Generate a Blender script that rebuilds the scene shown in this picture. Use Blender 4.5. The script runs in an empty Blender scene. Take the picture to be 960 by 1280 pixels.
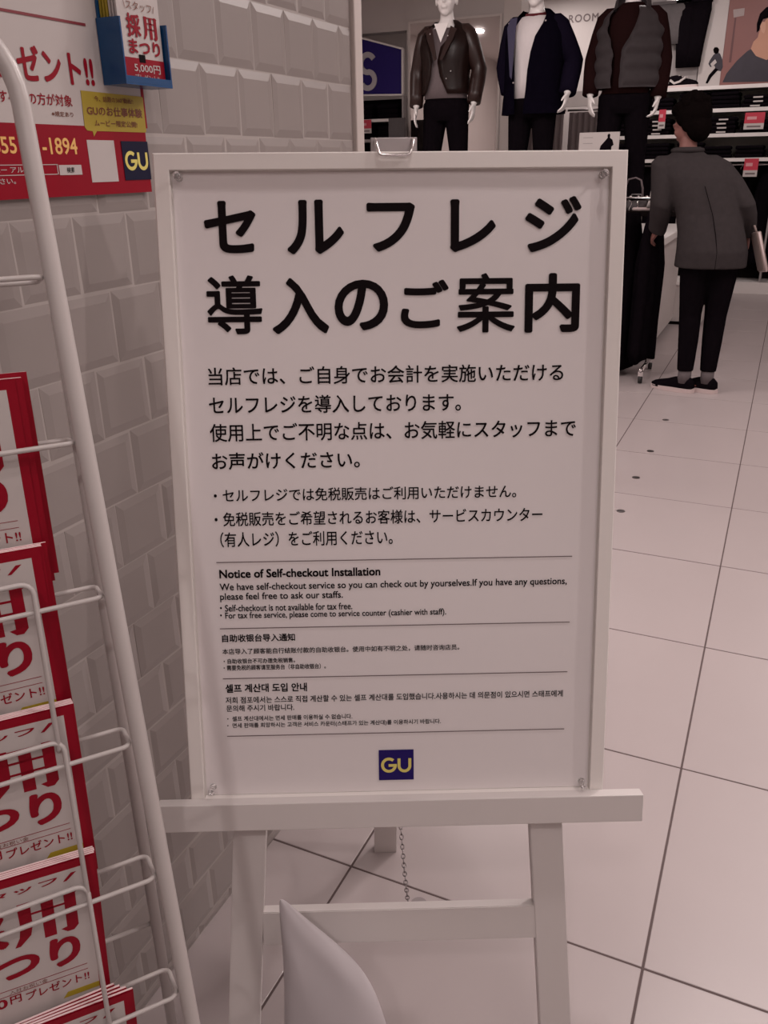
import bpy, bmesh, math, random
import numpy as np
from mathutils import Vector, Matrix
PI = math.pi
rnd = random.Random(7)
SC = bpy.context.scene
COL = SC.collection

# ------------------------------------------------------------------ camera
# world: tiled wall is the plane X = 0, Y runs along it into the shop, Z up
FPX, PITCH, ROLL, YAW = 1043.93, 0.396048, -0.0171935, 0.436371
CAM = np.array([.82917, 0.0, 1.37441])
def _w(x, y, z):
    return np.array([x*math.cos(YAW)-y*math.sin(YAW), x*math.sin(YAW)+y*math.cos(YAW), z])
_cp, _sp, _cr, _sr = math.cos(PITCH), math.sin(PITCH), math.cos(ROLL), math.sin(ROLL)
FW = _w(0, _cp, -_sp)
RT = _w(_cr, _sr*_sp, _sr*_cp)
UPV = _w(-_sr, _cr*_sp, _cr*_cp)
cam_data = bpy.data.cameras.new('camera')
cam_data.sensor_fit = 'VERTICAL'
cam_data.sensor_height = 24.0
cam_data.lens = FPX*24.0/1280
cam_data.clip_start = .02
cam = bpy.data.objects.new('camera', cam_data)
COL.objects.link(cam)
cam.matrix_world = Matrix(((RT[0], UPV[0], -FW[0], CAM[0]), (RT[1], UPV[1], -FW[1], CAM[1]),
                           (RT[2], UPV[2], -FW[2], CAM[2]), (0, 0, 0, 1)))
SC.camera = cam
SC.view_settings.view_transform = 'Standard'
SC.view_settings.look = 'None'
SC.view_settings.gamma = 1.0
SC.view_settings.use_curve_mapping = False
SC.view_settings.exposure = -0.12

def on_plane(x, y, p0, n):
    d = FW+((x-480)/FPX)*RT-((y-640)/FPX)*UPV
    p0 = np.array(p0, float); n = np.array(n, float)
    return CAM+d*(((p0-CAM) @ n)/(d @ n))
def at_x(x, y, X): return on_plane(x, y, (X, 0, 0), (1, 0, 0))
def at_y(x, y, Y): return on_plane(x, y, (0, Y, 0), (0, 1, 0))
def at_z(x, y, Z=0): return on_plane(x, y, (0, 0, Z), (0, 0, 1))

# ------------------------------------------------------------------ light
CEIL = 3.03
world = bpy.data.worlds.new('world'); SC.world = world
world.use_nodes = True
world.node_tree.nodes['Background'].inputs[0].default_value = (1, .9, .88, 1)
world.node_tree.nodes['Background'].inputs[1].default_value = .25
TINT = (1.0, .885, .86)
def area(name, loc, sx, sy, power, rot=(0, 0, 0), color=TINT):
    l = bpy.data.lights.new(name, 'AREA'); l.shape = 'RECTANGLE'; l.size = sx; l.size_y = sy
    l.energy = power; l.color = color
    o = bpy.data.objects.new(name, l); o.location = loc; o.rotation_euler = rot
    COL.objects.link(o); return o
def spot(name, loc, target, power, angle=70, blend=.6, size=.05, color=TINT):
    l = bpy.data.lights.new(name, 'SPOT'); l.energy = power; l.spot_size = math.radians(angle)
    l.spot_blend = blend; l.shadow_soft_size = size; l.color = color
    o = bpy.data.objects.new(name, l); o.location = loc
    o.rotation_euler = (Vector(target)-Vector(loc)).to_track_quat('-Z', 'Y').to_euler()
    COL.objects.link(o); return o
area('unseen_fill_light', (2.3, -.7, CEIL-.03), 1.6, 1.4, 22)  # unseen soft fill from behind the camera, no panel fitting there
area('unseen_fill_light', (1.5, 2.3, CEIL-.03), 1.2, 1.2, 18)  # fill added to brighten the floor and wall around the easel
area('unseen_fill_light', (1.9, 4.6, CEIL-.03), 1.6, 2.0, 36)  # unseen soft area light over the shop floor, without a fitting
spot('track_spot_light', (2.3, 1.6, 2.95), (.9, .9, .0), 60, 75)
spot('track_spot_light', (1.1, 3.1, 2.95), (.5, 1.6, 0), 45, 80)
spot('track_spot_light', (.75, .95, 2.95), (.6, .95, 0), 26, 70)
spot('track_spot_light', (.9, -1.1, 2.95), (.20, .50, -.10), 48, 52)
spot('track_spot_light', (-.9, 4.6, 2.95), (-1.0, 7.0, 2.1), 60, 60)
spot('track_spot_light', (.5, 8.2, 2.95), (.3, 10.4, 2.4), 50, 90)
spot('track_spot_light', (-.5, 7.7, 2.95), (.55, 4.8, 0), 42, 60, size=.08)

# ------------------------------------------------------------------ materials
MATS = {}
def mat(name, color, rough=.5, metal=0.0, noise=0.0, scale=20, bump=0.0, emit=None, estr=0.0, spec=.5,
        trans=0.0, stretch=(1, 1, 1), coat=0.0, alpha=1.0):
    if name in MATS: return MATS[name]
    m = bpy.data.materials.new(name); m.use_nodes = True
    nt = m.node_tree; b = nt.nodes['Principled BSDF']
    c = (*color, 1)
    b.inputs['Base Color'].default_value = c
    b.inputs['Roughness'].default_value = rough
    b.inputs['Metallic'].default_value = metal
    b.inputs['Specular IOR Level'].default_value = spec
    b.inputs['Transmission Weight'].default_value = trans
    b.inputs['Coat Weight'].default_value = coat
    b.inputs['Alpha'].default_value = alpha
    if emit:
        b.inputs['Emission Color'].default_value = (*emit, 1)
        b.inputs['Emission Strength'].default_value = estr
    if noise or bump:
        tc = nt.nodes.new('ShaderNodeTexCoord'); mp = nt.nodes.new('ShaderNodeMapping')
        mp.inputs['Scale'].default_value = stretch
        nz = nt.nodes.new('ShaderNodeTexNoise'); nz.inputs['Scale'].default_value = scale
        nz.inputs['Detail'].default_value = 6
        nt.links.new(tc.outputs['Object'], mp.inputs[0]); nt.links.new(mp.outputs[0], nz.inputs['Vector'])
        if noise:
            mx = nt.nodes.new('ShaderNodeMix'); mx.data_type = 'RGBA'
            mx.inputs[6].default_value = tuple(max(0, v*(1-noise)) for v in color)+(1,)
            mx.inputs[7].default_value = tuple(min(1, v*(1+noise)) for v in color)+(1,)
            nt.links.new(nz.outputs[0], mx.inputs[0]); nt.links.new(mx.outputs[2], b.inputs['Base Color'])
        if bump:
            bp = nt.nodes.new('ShaderNodeBump'); bp.inputs['Strength'].default_value = bump
            bp.inputs['Distance'].default_value = .002
            nt.links.new(nz.outputs[0], bp.inputs['Height']); nt.links.new(bp.outputs[0], b.inputs['Normal'])
    MATS[name] = m
    return m
TILE = mat('glazed_white_tile', (.285, .25, .238), .30, noise=.03, scale=9, bump=.15)
GROUT = mat('wall_grout', (.38, .34, .322), .5, noise=.05, scale=60)
FGROUT = mat('floor_grout', (.10, .07, .068), .8, noise=.1, scale=40)
FTILE = mat('floor_tile_glaze', (.405, .350, .347), .33, noise=.075, scale=2.6, stretch=(1, .45, 1))
WALLP = mat('painted_wall', (.60, .55, .53), .6, noise=.02, scale=6)
CEILM = mat('painted_ceiling', (.74, .69, .67), .8, noise=.02, scale=4)
TRIM = mat('beige_trim', (.58, .52, .49), .4, noise=.02, scale=12)
WWOOD = mat('white_painted_wood', (.64, .595, .58), .38, noise=.025, scale=14, bump=.1, stretch=(1, 1, 6))
LEDGE = WWOOD
FRAME = mat('white_anodised_frame', (.79, .745, .715), .32, noise=.01, scale=30)
PAPER = mat('satin_poster_paper', (.76, .71, .71), .33, noise=.012, scale=3)
INK = mat('black_ink', (.008, .005, .006), .5, noise=.1, scale=50, spec=.04)
RULE = mat('grey_ink', (.16, .12, .12), .5, noise=.1, scale=50)
BLUE = mat('dark_blue_ink', (.016, .006, .12), .5, spec=.2, noise=.1, scale=40)
YEL = mat('yellow_ink', (.72, .62, .16), .45, noise=.05, scale=40)
RED = mat('crimson_ink', (.26, .002, .014), .45, noise=.08, scale=25, spec=.2)
WPAP = mat('white_leaflet_paper', (.50, .455, .44), .45, noise=.02, scale=10)
PINKP = mat('pinkish_cut_paper_edges', (.82, .62, .62), .6, noise=.1, scale=90)
BYEL = mat('mustard_yellow_ink', (.38, .28, .022), .5, noise=.06, scale=30)
OYEL = mat('golden_digit_ink', (.80, .46, .14), .5, noise=.05, scale=30)
BROWN = mat('brown_ink', (.16, .035, .012), .5, noise=.05, scale=30)
NAVYI = mat('navy_ink', (.006, .006, .030), .5, spec=.2, noise=.1, scale=30)
RACKW = mat('white_powder_coat', (.50, .46, .445), .3, noise=.02, scale=30)
CHROME = mat('chrome', (.82, .8, .8), .12, 1.0, noise=.02, scale=20)
STEEL = mat('dull_steel', (.30, .27, .27), .35, 1.0, noise=.1, scale=40)
CLEAR = mat('clear_plastic', (.95, .93, .93), .08, trans=.9, noise=.01, scale=10)
ACRYL = mat('blue_acrylic', (.004, .065, .20), .25, noise=.08, scale=10, trans=.12)
BAGM = mat('thin_white_plastic_film', (.64, .60, .62), .35, noise=.03, scale=5, bump=.4, trans=.15)
MANQ = mat('white_mannequin_gloss', (.86, .82, .80), .3, noise=.01, scale=10)
LEATHER = mat('brown_black_leather', (.028, .013, .011), .36, spec=.35, noise=.3, scale=18, bump=.4)
GREYKNIT = mat('grey_knit', (.16, .13, .135), .9, spec=.0, noise=.12, scale=60, bump=.4)
BLKCLOTH = mat('black_cloth', (.006, .0045, .006), .9, spec=.0, noise=.3, scale=40, bump=.3)
NAVY = mat('navy_wool', (.008, .006, .014), .9, spec=.0, noise=.2, scale=50, bump=.3)
WKNIT = mat('white_knit', (.72, .67, .67), .9, noise=.04, scale=70, bump=.3)
MAROON = mat('maroon_knit', (.10, .006, .012), .9, noise=.1, scale=60)
PUFF = mat('grey_quilted_nylon', (.085, .070, .074), .6, spec=.2, noise=.12, scale=25, bump=.3)
BRNKNIT = mat('dark_brown_knit', (.016, .0065, .0065), .9, spec=.0, noise=.2, scale=60, bump=.3)
PURPL = mat('blue_violet_lining', (.026, .020, .062), .6, noise=.1, scale=30)
GJACK = mat('charcoal_jersey', (.040, .034, .035), .9, spec=.0, noise=.15, scale=35, bump=.3)
HAIR = mat('black_hair', (.005, .0035, .0035), .75, spec=.0, noise=.3, scale=80, bump=.8)
SKIN = mat('skin', (.22, .09, .075), .55, noise=.06, scale=20)
SKINL = mat('printed_skin', (.52, .27, .18), .6, noise=.05, scale=12)
RUBB = mat('white_rubber', (.58, .47, .46), .6, noise=.04, scale=20)
SOCK = mat('grey_sock', (.12, .10, .105), .95, noise=.1, scale=60)
PBACK = mat('printed_brown_backdrop', (.22, .085, .075), .5, noise=.12, scale=3)
PNAVY = mat('printed_navy_sweater', (.028, .022, .034), .6, noise=.3, scale=14)
MIRR = mat('mirror_glass', (.62, .58, .57), .03, 1.0, noise=.01, scale=2)
PANELG = mat('grey_panel', (.30, .27, .265), .5, noise=.03, scale=8)
PANELP = mat('pale_panel', (.50, .455, .44), .5, noise=.03, scale=8)
DARKB = mat('dark_shelf_back', (.012, .009, .009), .8, spec=.0, noise=.2, scale=10)
SHELFW = mat('white_shelf', (.72, .68, .66), .4, noise=.02, scale=10)
CURT = mat('pale_curtain', (.56, .49, .49), .9, noise=.05, scale=30)
TAN = mat('tan_leatherette', (.22, .165, .15), .5, noise=.08, scale=30)
TAGR = mat('red_card', (.50, .03, .06), .45, noise=.05, scale=30)
GTROU = mat('grey_trouser_cloth', (.10, .088, .09), .9, noise=.15, scale=30)
LAMP = mat('lamp_diffuser', (.9, .9, .9), .5, noise=.01, emit=(1, .93, .9), estr=4.0)

# ------------------------------------------------------------------ object helpers
def link_mesh(name, me, m=None, parent=None):
    o = bpy.data.objects.new(name, me)
    if m is not None:
        me.materials.clear()
        for mm in (m if isinstance(m, (list, tuple)) else [m]): me.materials.append(mm)
    COL.objects.link(o)
    if parent is not None: o.parent = parent
    return o
def obj(name, bm, m=None, parent=None, smooth=False):
    me = bpy.data.meshes.new(name)
    bmesh.ops.recalc_face_normals(bm, faces=bm.faces[:])
    bm.to_mesh(me); bm.free()
    if smooth:
        me.polygons.foreach_set('use_smooth', [True]*len(me.polygons))
    return link_mesh(name, me, m, parent)
def tag(o, label=None, cat=None, group=None, kind=None):
    if label: o['label'] = label
    if cat: o['category'] = cat
    if group: o['group'] = group
    if kind: o['kind'] = kind
    return o
def empty(name, loc=(0, 0, 0), mw=None):
    o = bpy.data.objects.new(name, None); o.empty_display_size = .05
    COL.objects.link(o)
    if mw is not None: o.matrix_world = mw
    else: o.location = loc
    return o
def thing(name, label, cat, loc=(0, 0, 0), group=None, mw=None):
    return tag(empty(name, loc, mw), label, cat, group)
def bx(bm, x0, x1, y0, y1, z0, z1, bev=0.0):
    r = bmesh.ops.create_cube(bm, size=1)
    vs = r['verts']
    for v in vs:
        v.co = Vector(((x0+x1)/2+v.co.x*(x1-x0), (y0+y1)/2+v.co.y*(y1-y0), (z0+z1)/2+v.co.z*(z1-z0)))
    if bev > 0:
        es = list({e for v in vs for e in v.link_edges})
        bmesh.ops.bevel(bm, geom=es, offset=bev, segments=2, affect='EDGES', profile=.5)
    return bm
def box(name, x0, x1, y0, y1, z0, z1, m, parent=None, bev=0.0):
    return obj(name, bx(bmesh.new(), x0, x1, y0, y1, z0, z1, bev), m, parent)
def tube(bm, pts, rad, seg=10, cap=True, closed=False):
    pts = [Vector(p) for p in pts]; n = len(pts)
    if not isinstance(rad, (list, tuple)): rad = [rad]*n
    rings = []; ref = None
    for i, p in enumerate(pts):
        if closed: t = (pts[(i+1) % n]-pts[i-1]).normalized()
        else: t = (pts[min(i+1, n-1)]-pts[max(i-1, 0)]).normalized()
        if ref is None:
            ref = Vector((0, 0, 1)) if abs(t.z) < .9 else Vector((1, 0, 0))
        a = (ref-t*ref.dot(t)).normalized(); b = t.cross(a); ref = a
        r = rad[i]; ra, rb = r if isinstance(r, (tuple, list)) else (r, r)
        rings.append([bm.verts.new(p+a*ra*math.cos(2*PI*k/seg)+b*rb*math.sin(2*PI*k/seg)) for k in range(seg)])
    m = n if closed else n-1
    for i in range(m):
        A, B = rings[i], rings[(i+1) % n]
        for k in range(seg):
            bm.faces.new((A[k], A[(k+1) % seg], B[(k+1) % seg], B[k]))
    if cap and not closed:
        bm.faces.new(rings[0][::-1]); bm.faces.new(rings[-1])
    return bm
def loft(bm, secs, seg=24, cap=True):
    """secs: (cx, cy, z, rx, ry[, squareness])"""
    rings = []
    for s in secs:
        cx, cy, z, rx, ry = s[:5]; q = s[5] if len(s) > 5 else 2.3
        rg = []
        for k in range(seg):
            a = 2*PI*k/seg; c, d = math.cos(a), math.sin(a)
            rg.append(bm.verts.new((cx+rx*math.copysign(abs(c)**(2/q), c), cy+ry*math.copysign(abs(d)**(2/q), d), z)))
        rings.append(rg)
    for A, B in zip(rings, rings[1:]):
        for k in range(seg):
            bm.faces.new((A[k], A[(k+1) % seg], B[(k+1) % seg], B[k]))
    if cap:
        bm.faces.new(rings[0][::-1]); bm.faces.new(rings[-1])
    return bm
def ball(bm, c, r, seg=16):
    res = bmesh.ops.create_uvsphere(bm, u_segments=seg, v_segments=max(6, seg//2+2), radius=1)
    r = r if isinstance(r, (tuple, list)) else (r, r, r)
    for v in res['verts']:
        v.co = Vector((c[0]+v.co.x*r[0], c[1]+v.co.y*r[1], c[2]+v.co.z*r[2]))
    return bm
def modified(bm, mods):
    """mesh after modifiers, made once"""
    me = bpy.data.meshes.new('tmp'); bmesh.ops.recalc_face_normals(bm, faces=bm.faces[:])
    bm.to_mesh(me); bm.free()
    o = bpy.data.objects.new('tmp', me); COL.objects.link(o)
    for kind, props in mods:
        md = o.modifiers.new(kind.lower(), kind)
        for k, v in props.items(): setattr(md, k, v)
    dg = bpy.context.evaluated_depsgraph_get(); dg.update()
    out = bpy.data.meshes.new_from_object(o.evaluated_get(dg), depsgraph=dg)
    bpy.data.objects.remove(o); bpy.data.meshes.remove(me)
    return out
def fuse(bm, voxel=.006, smooth=4, dec=None):
    mods = [('REMESH', dict(mode='VOXEL', voxel_size=voxel, use_smooth_shade=True)), ('SMOOTH', dict(factor=.5, iterations=smooth))]
    if dec: mods.append(('DECIMATE', dict(ratio=dec)))
    me = modified(bm, mods)
    me.polygons.foreach_set('use_smooth', [True]*len(me.polygons))
    return me
def prism(bm, pts, depth, frame):
    """flat polygon pts (u,v) extruded by depth along frame normal; frame = (origin, u, v, n)"""
    O, U, V, N = [Vector(f) for f in frame]
    a = [bm.verts.new(O+U*p[0]+V*p[1]) for p in pts]
    b = [bm.verts.new(O+U*p[0]+V*p[1]+N*depth) for p in pts]
    n = len(pts)
    for i in range(n):
        bm.faces.new((a[i], a[(i+1) % n], b[(i+1) % n], b[i]))
    bm.faces.new(b); bm.faces.new(a[::-1])
    return bm
def ribbon_pts(path, w):
    """outline of a stroke of width w along path (2D)"""
    L, R = [], []
    for i, p in enumerate(path):
        a = path[max(i-1, 0)]; b = path[min(i+1, len(path)-1)]
        tx, ty = b[0]-a[0], b[1]-a[1]; l = math.hypot(tx, ty) or 1
        nx, ny = -ty/l*w/2, tx/l*w/2
        L.append((p[0]+nx, p[1]+ny)); R.append((p[0]-nx, p[1]-ny))
    return L, R
def stroke(bm, path, w, depth, frame):
    O, U, V, N = [Vector(f) for f in frame]
    L, R = ribbon_pts(path, w)
    P = lambda p, d: O+U*p[0]+V*p[1]+N*d
    rows = [[bm.verts.new(P(l, 0)), bm.verts.new(P(r, 0)), bm.verts.new(P(r, depth)), bm.verts.new(P(l, depth))] for l, r in zip(L, R)]
    for A, B in zip(rows, rows[1:]):
        for k in range(4): bm.faces.new((A[k], A[(k+1) % 4], B[(k+1) % 4], B[k]))
    bm.faces.new(rows[0][::-1]); bm.faces.new(rows[-1])
    return bm
def arc(cx, cy, r, a0, a1, n=18, ry=None):
    ry = ry or r
    return [(cx+r*math.cos(math.radians(a0+(a1-a0)*i/n)), cy+ry*math.sin(math.radians(a0+(a1-a0)*i/n))) for i in range(n+1)]

# text ---------------------------------------------------------------
_txt = {}
def text_mesh(s, bold=0.0, space=1.0, res=3):
    """flat glyph mesh; weight is added by stacking shifted copies (no outline offsets)"""
    k = (s, bold, space, res)
    if k in _txt: return _txt[k]
    cu = bpy.data.curves.new('lettering', 'FONT'); cu.body = s; cu.size = 1
    cu.resolution_u = res; cu.space_character = space; cu.fill_mode = 'FRONT'
    o = bpy.data.objects.new('lettering', cu); COL.objects.link(o)
    dg = bpy.context.evaluated_depsgraph_get(); dg.update()
    me = bpy.data.meshes.new_from_object(o.evaluated_get(dg), depsgraph=dg)
    bpy.data.objects.remove(o); bpy.data.curves.remove(cu)
    if bold > 0:
        n = 4 if len(s) > 12 else 10
        bm = bmesh.new()
        for i in range(n):
            a = 2*PI*(i+.5)/n
            nv = len(bm.verts); bm.from_mesh(me); bm.verts.ensure_lookup_table()
            for v in bm.verts[nv:]:
                v.co.x += bold*math.cos(a); v.co.y += bold*math.sin(a); v.co.z += i*.002
        bm.to_mesh(me); bm.free()
    co = np.empty(len(me.vertices)*3); me.vertices.foreach_get('co', co); co = co.reshape(-1, 3)
    _txt[k] = (me, co.min(0), co.max(0))
    return _txt[k]
def text_fit(s, quad, frame, m, parent, lift=.0004, bold=0.0, space=1.0, name='lettering', mirror_shear=0.0, res=3):
    """place text s so its ink box fills (u0, v0, u1, v1) in frame"""
    me, lo, hi = text_mesh(s, bold, space, res)
    me = me.copy()
    u0, v0, u1, v1 = quad
    co = np.empty(len(me.vertices)*3); me.vertices.foreach_get('co', co); co = co.reshape(-1, 3)
    t = (co-lo)/np.maximum(hi-lo, 1e-6)
    u = u0+t[:, 0]*(u1-u0); v = v0+t[:, 1]*(v1-v0)
    O, U, V, N = [np.array(f, float) for f in frame]
    w = O+np.outer(u, U)+np.outer(v, V)+np.outer(lift+(co[:, 2]-lo[2])*.002, N)
    me.vertices.foreach_set('co', w.ravel())
    me.update()
    return link_mesh(name, me, m, parent)
def fpoly(name, pts, frame, m, parent, depth=.0003, lift=0.0):
    O, U, V, N = [Vector(f) for f in frame]
    return obj(name, prism(bmesh.new(), pts, depth, (O+N*lift, U, V, N)), m, parent)

# ================================================================== SETTING
# ---- floor: dark joint bed + single tiles
floor = box('floor', -4.4, 3.4, -1.6, 10.9, -.03, -.0012, FGROUT); tag(floor, kind='structure')
ftile_bm = bx(bmesh.new(), .0022, .5978, .0022, .5978, -.0100, 0, .0015)
ftile = bpy.data.meshes.new('floor_tile'); ftile_bm.to_mesh(ftile); ftile_bm.free(); ftile.materials.append(FTILE)
X0, Y0 = .18634, 1.18346
for i in range(-8, 6):
    for j in range(-5, 17):
        x, y = X0+.6*i, Y0+.6*j
        if x < -4.3 or x > 3.2 or y < -1.5 or y > 10.7: continue
        if x+.6 < -.1 and y+.6 < 1.6: continue
        o = bpy.data.objects.new('floor_tile', ftile); COL.objects.link(o); o.parent = floor
        o.location = (x, y, rnd.uniform(-.0003, .0002))

# ---- tiled wall on the left
YW1 = 1.672
wl = box('wall_left', -.16, -.0053, -1.6, YW1, 0, CEIL, GROUT); tag(wl, kind='structure')
PT, PR = .10136, .0996
Z0 = 1.6165
tb = bmesh.new()
def tile_geo(bm, y0, y1, z0, z1, bev=.0125, h=.0035):
    e = .0009
    y0 += e; y1 -= e; z0 += e; z1 -= e
    a = [bm.verts.new((-.0070, *p)) for p in ((y0, z0), (y1, z0), (y1, z1), (y0, z1))]
    r = [bm.verts.new((-.0052, *p)) for p in ((y0, z0), (y1, z0), (y1, z1), (y0, z1))]
    by0 = bev if y1-y0 > .03 else .3*(y1-y0)
    bz = bev if z1-z0 > .03 else .3*(z1-z0)
    c = [bm.verts.new((h-.0065, *p)) for p in ((y0+by0, z0+bz), (y1-by0, z0+bz), (y1-by0, z1-bz), (y0+by0, z1-bz))]
    for A, B in ((a, r), (r, c)):
        for k in range(4): bm.faces.new((A[k], A[(k+1) % 4], B[(k+1) % 4], B[k]))
    bm.faces.new(c); return bm
def tmesh(y1, z1):
    me = bpy.data.meshes.new('wall_tile'); b = tile_geo(bmesh.new(), 0, y1, 0, z1)
    bmesh.ops.recalc_face_normals(b, faces=b.faces[:]); b.to_mesh(me); b.free(); me.materials.append(TILE); return me
full = tmesh(PT, PR); cache = {}
rest = bmesh.new()
for i in range(-15, 17):                       # rows, i=0 lies under Z0
    z1 = Z0-PR*i; z0 = z1-PR
    off = 1.1136 if i % 2 == 0 else 1.0621
    if z0 > CEIL-.02: continue
    z0c = max(z0, 0.0); z1c = min(z1, CEIL)
    if z1c-z0c < .012: continue
    for k in range(-27, 8):
        ya = off+PT*k; yb = ya+PT
        if ya < -1.6 or ya > YW1-.012: continue
        ybc = min(yb, YW1)
        if ya > .27 and i >= -1:
            key = (round(ybc-ya, 4), round(z1c-z0c, 4))
            me = full if key == (round(PT, 4), round(PR, 4)) else cache.setdefault(key, tmesh(ybc-ya, z1c-z0c))
            o = bpy.data.objects.new('wall_tile', me); COL.objects.link(o); o.parent = wl
            o.location = (rnd.uniform(-.0005, .0003), ya, z0c)
            o.rotation_euler = (0, rnd.uniform(-.004, .004), 0)
        else:
            tile_geo(rest, ya, ybc, z0c, z1c)
tag(obj('outlying_wall_tiles', rest, TILE, wl), kind='stuff')
tr = box('trim_1', -.175, .004, YW1, YW1+.035, 0, CEIL, TRIM, None, .003); tag(tr, kind='structure')

# ---- other walls and ceiling
BY = 10.55
tag(box('wall_back', -4.4, 3.4, BY, BY+.1, 0, CEIL, WALLP), kind='structure')
tag(box('wall_right', 3.4, 3.5, -1.6, BY+.1, 0, CEIL, WALLP), kind='structure')
tag(box('wall_front', -.16, 3.4, -1.7, -1.6, 0, CEIL, WALLP), kind='structure')
tag(box('wall_far_left', -4.5, -4.4, 1.6, BY+.1, 0, CEIL, WALLP), kind='structure')
tag(box('wall_side', -4.4, -.16, 1.5, 1.6, 0, CEIL, WALLP), kind='structure')
tag(box('ceiling', -4.5, 3.5, -1.7, BY+.1, CEIL, CEIL+.1, CEILM), kind='structure')
# white column beside the mirror, seen between the first two mannequins
MY = 9.0
pa, pb = at_y(627, 100, MY), at_y(648, 100, MY)
tag(box('trim_2', pa[0], pb[0], MY, MY+.25, 0, CEIL, TRIM), kind='structure')
# ceiling downlights (real fittings)
for x, y in ((-1.8, 9.9), (-.6, 9.4), (-.5, 4.6), (-2.6, 4.2), (-2.4, 2.6), (-3.4, 5.6), (1.3, 3.2), (-1.2, 2.4), (2.4, 5.4), (1.6, 7.6), (-3.2, 3.1), (-1.7, 3.4)):
    t = thing('ceiling_downlight', None, 'downlight', (x, y, CEIL), 'round ceiling downlights')
    t['label'] = 'small round downlight in the ceiling above the lettered fitting area wall' if (x, y) == (-1.8, 9.9) else 'small round downlight in the shop ceiling, seen only as reflections in the mirror'
    b = bmesh.new(); tube(b, [(.085*math.cos(a*PI/10), .085*math.sin(a*PI/10), -.006) for a in range(20)], .008, 6, closed=True)
    obj('rim', b, SHELFW if y < 9 else STEEL, t, True)
    b = bmesh.new(); tube(b, [(0, 0, -.004), (0, 0, .02)], .075, 18)
    obj('lamp_face', b, LAMP, t)
    l = bpy.data.lights.new('downlight_lamp', 'AREA'); l.shape = 'DISK'; l.size = .14; l.color = TINT
    l.energy = 14 if y < 9 else 11
    lo = bpy.data.objects.new('downlight_lamp', l); COL.objects.link(lo); lo.parent = t; lo.location = (0, 0, -.02)

# floor studs and socket cover
for n_, (x, y) in enumerate(((.3559, 4.823), (.359, 4.225), (.3546, 3.8068), (.362, 3.3694))):
    b = bmesh.new(); tube(b, [(0, 0, -.004), (0, 0, .0012)], .0175, 16)
    o = obj('floor_anchor', b, STEEL); o.location = (x, y, .0005)
    lab = ['small dark round floor anchor farthest away, nearest the standing man', 'small dark round floor anchor second from the standing man',
           'small dark round floor anchor third from the standing man', 'small dark round floor anchor nearest the notice board'][n_]
    tag(o, lab, 'floor anchor', 'dark floor anchors in a row')
b = bmesh.new(); tube(b, [(0, 0, -.004), (0, 0, .0016)], .0165, 24); tube(b, [(0, 0, .0016), (0, 0, .0022)], .012, 20)
o = obj('floor_socket_cover', b, STEEL); o.location = (.3554, 1.150, .0004)
tag(o, 'round grey metal floor cap behind the easel crossbar', 'floor cap')

# ================================================================== NOTICE BOARD ON EASEL
yaw, lean, rl = math.radians(26.242), math.radians(11.934), math.radians(-.526)
BO = Vector((.4344, .87831, .52817))
r_ = Vector((math.cos(yaw), math.sin(yaw), 0)); bk = Vector((-math.sin(yaw), math.cos(yaw), 0))
u_ = Vector((0, 0, 1))*math.cos(lean)+bk*math.sin(lean)
BR = r_*math.cos(rl)+u_*math.sin(rl); BU = -r_*math.sin(rl)+u_*math.cos(rl); BN = BR.cross(BU)
BM = Matrix(((BR.x, BU.x, BN.x, BO.x), (BR.y, BU.y, BN.y, BO.y), (BR.z, BU.z, BN.z, BO.z), (0, 0, 0, 1)))
def bloc(x, y, w=0.0):
    P = on_plane(x, y, BO+BN*w, BN)-np.array(BO)
    return float(P @ np.array(BR)), float(P @ np.array(BU))
board = thing('notice_board', 'white framed board with the self-checkout notice, standing on the white easel', 'sign board', mw=BM)
LF = ((0, 0, 0), (1, 0, 0), (0, 1, 0), (0, 0, 1))            # local frame: u, v in the board, w out of it
# frame: four mitred rails with stepped profile
def rail(pts_out, pts_in):
    """rail between two outer points and two inner points (mitred), profile stepped"""
    bm = bmesh.new()
    prof = [(0, -.020), (0, -.0015), (.07, 0.0), (.80, 0.0), (.97, 0.0), (1.0, -.0006), (1.0, -.006), (1.0, -.020)]
    rows = []
    for (o1, i1) in zip(pts_out, pts_in):
        rows.append([bm.verts.new((o1[0]+(i1[0]-o1[0])*t, o1[1]+(i1[1]-o1[1])*t, w)) for t, w in prof])
    A, B = rows
    for k in range(len(prof)-1): bm.faces.new((A[k], A[k+1], B[k+1], B[k]))
    bm.faces.new((A[0], A[-1], B[-1], B[0]))
    bm.faces.new(A); bm.faces.new(B[::-1])
    return bm
OX, IX, OT, IT, OB, IB = .300, .2804, .8785, .858, -.0205, -.002
oc = [(-OX, OB), (OX, OB), (OX, OT), (-OX, OT)]; ic = [(-IX, IB), (IX, IB), (IX, IT), (-IX, IT)]
for k in range(4):
    g = .00025
    obj('frame_rail', rail((oc[k], oc[(k+1) % 4]), (ic[k], ic[(k+1) % 4])), FRAME, board)
box('backing_board', -.292, .292, -.015, .870, -.019, -.0105, FRAME, board)
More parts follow.
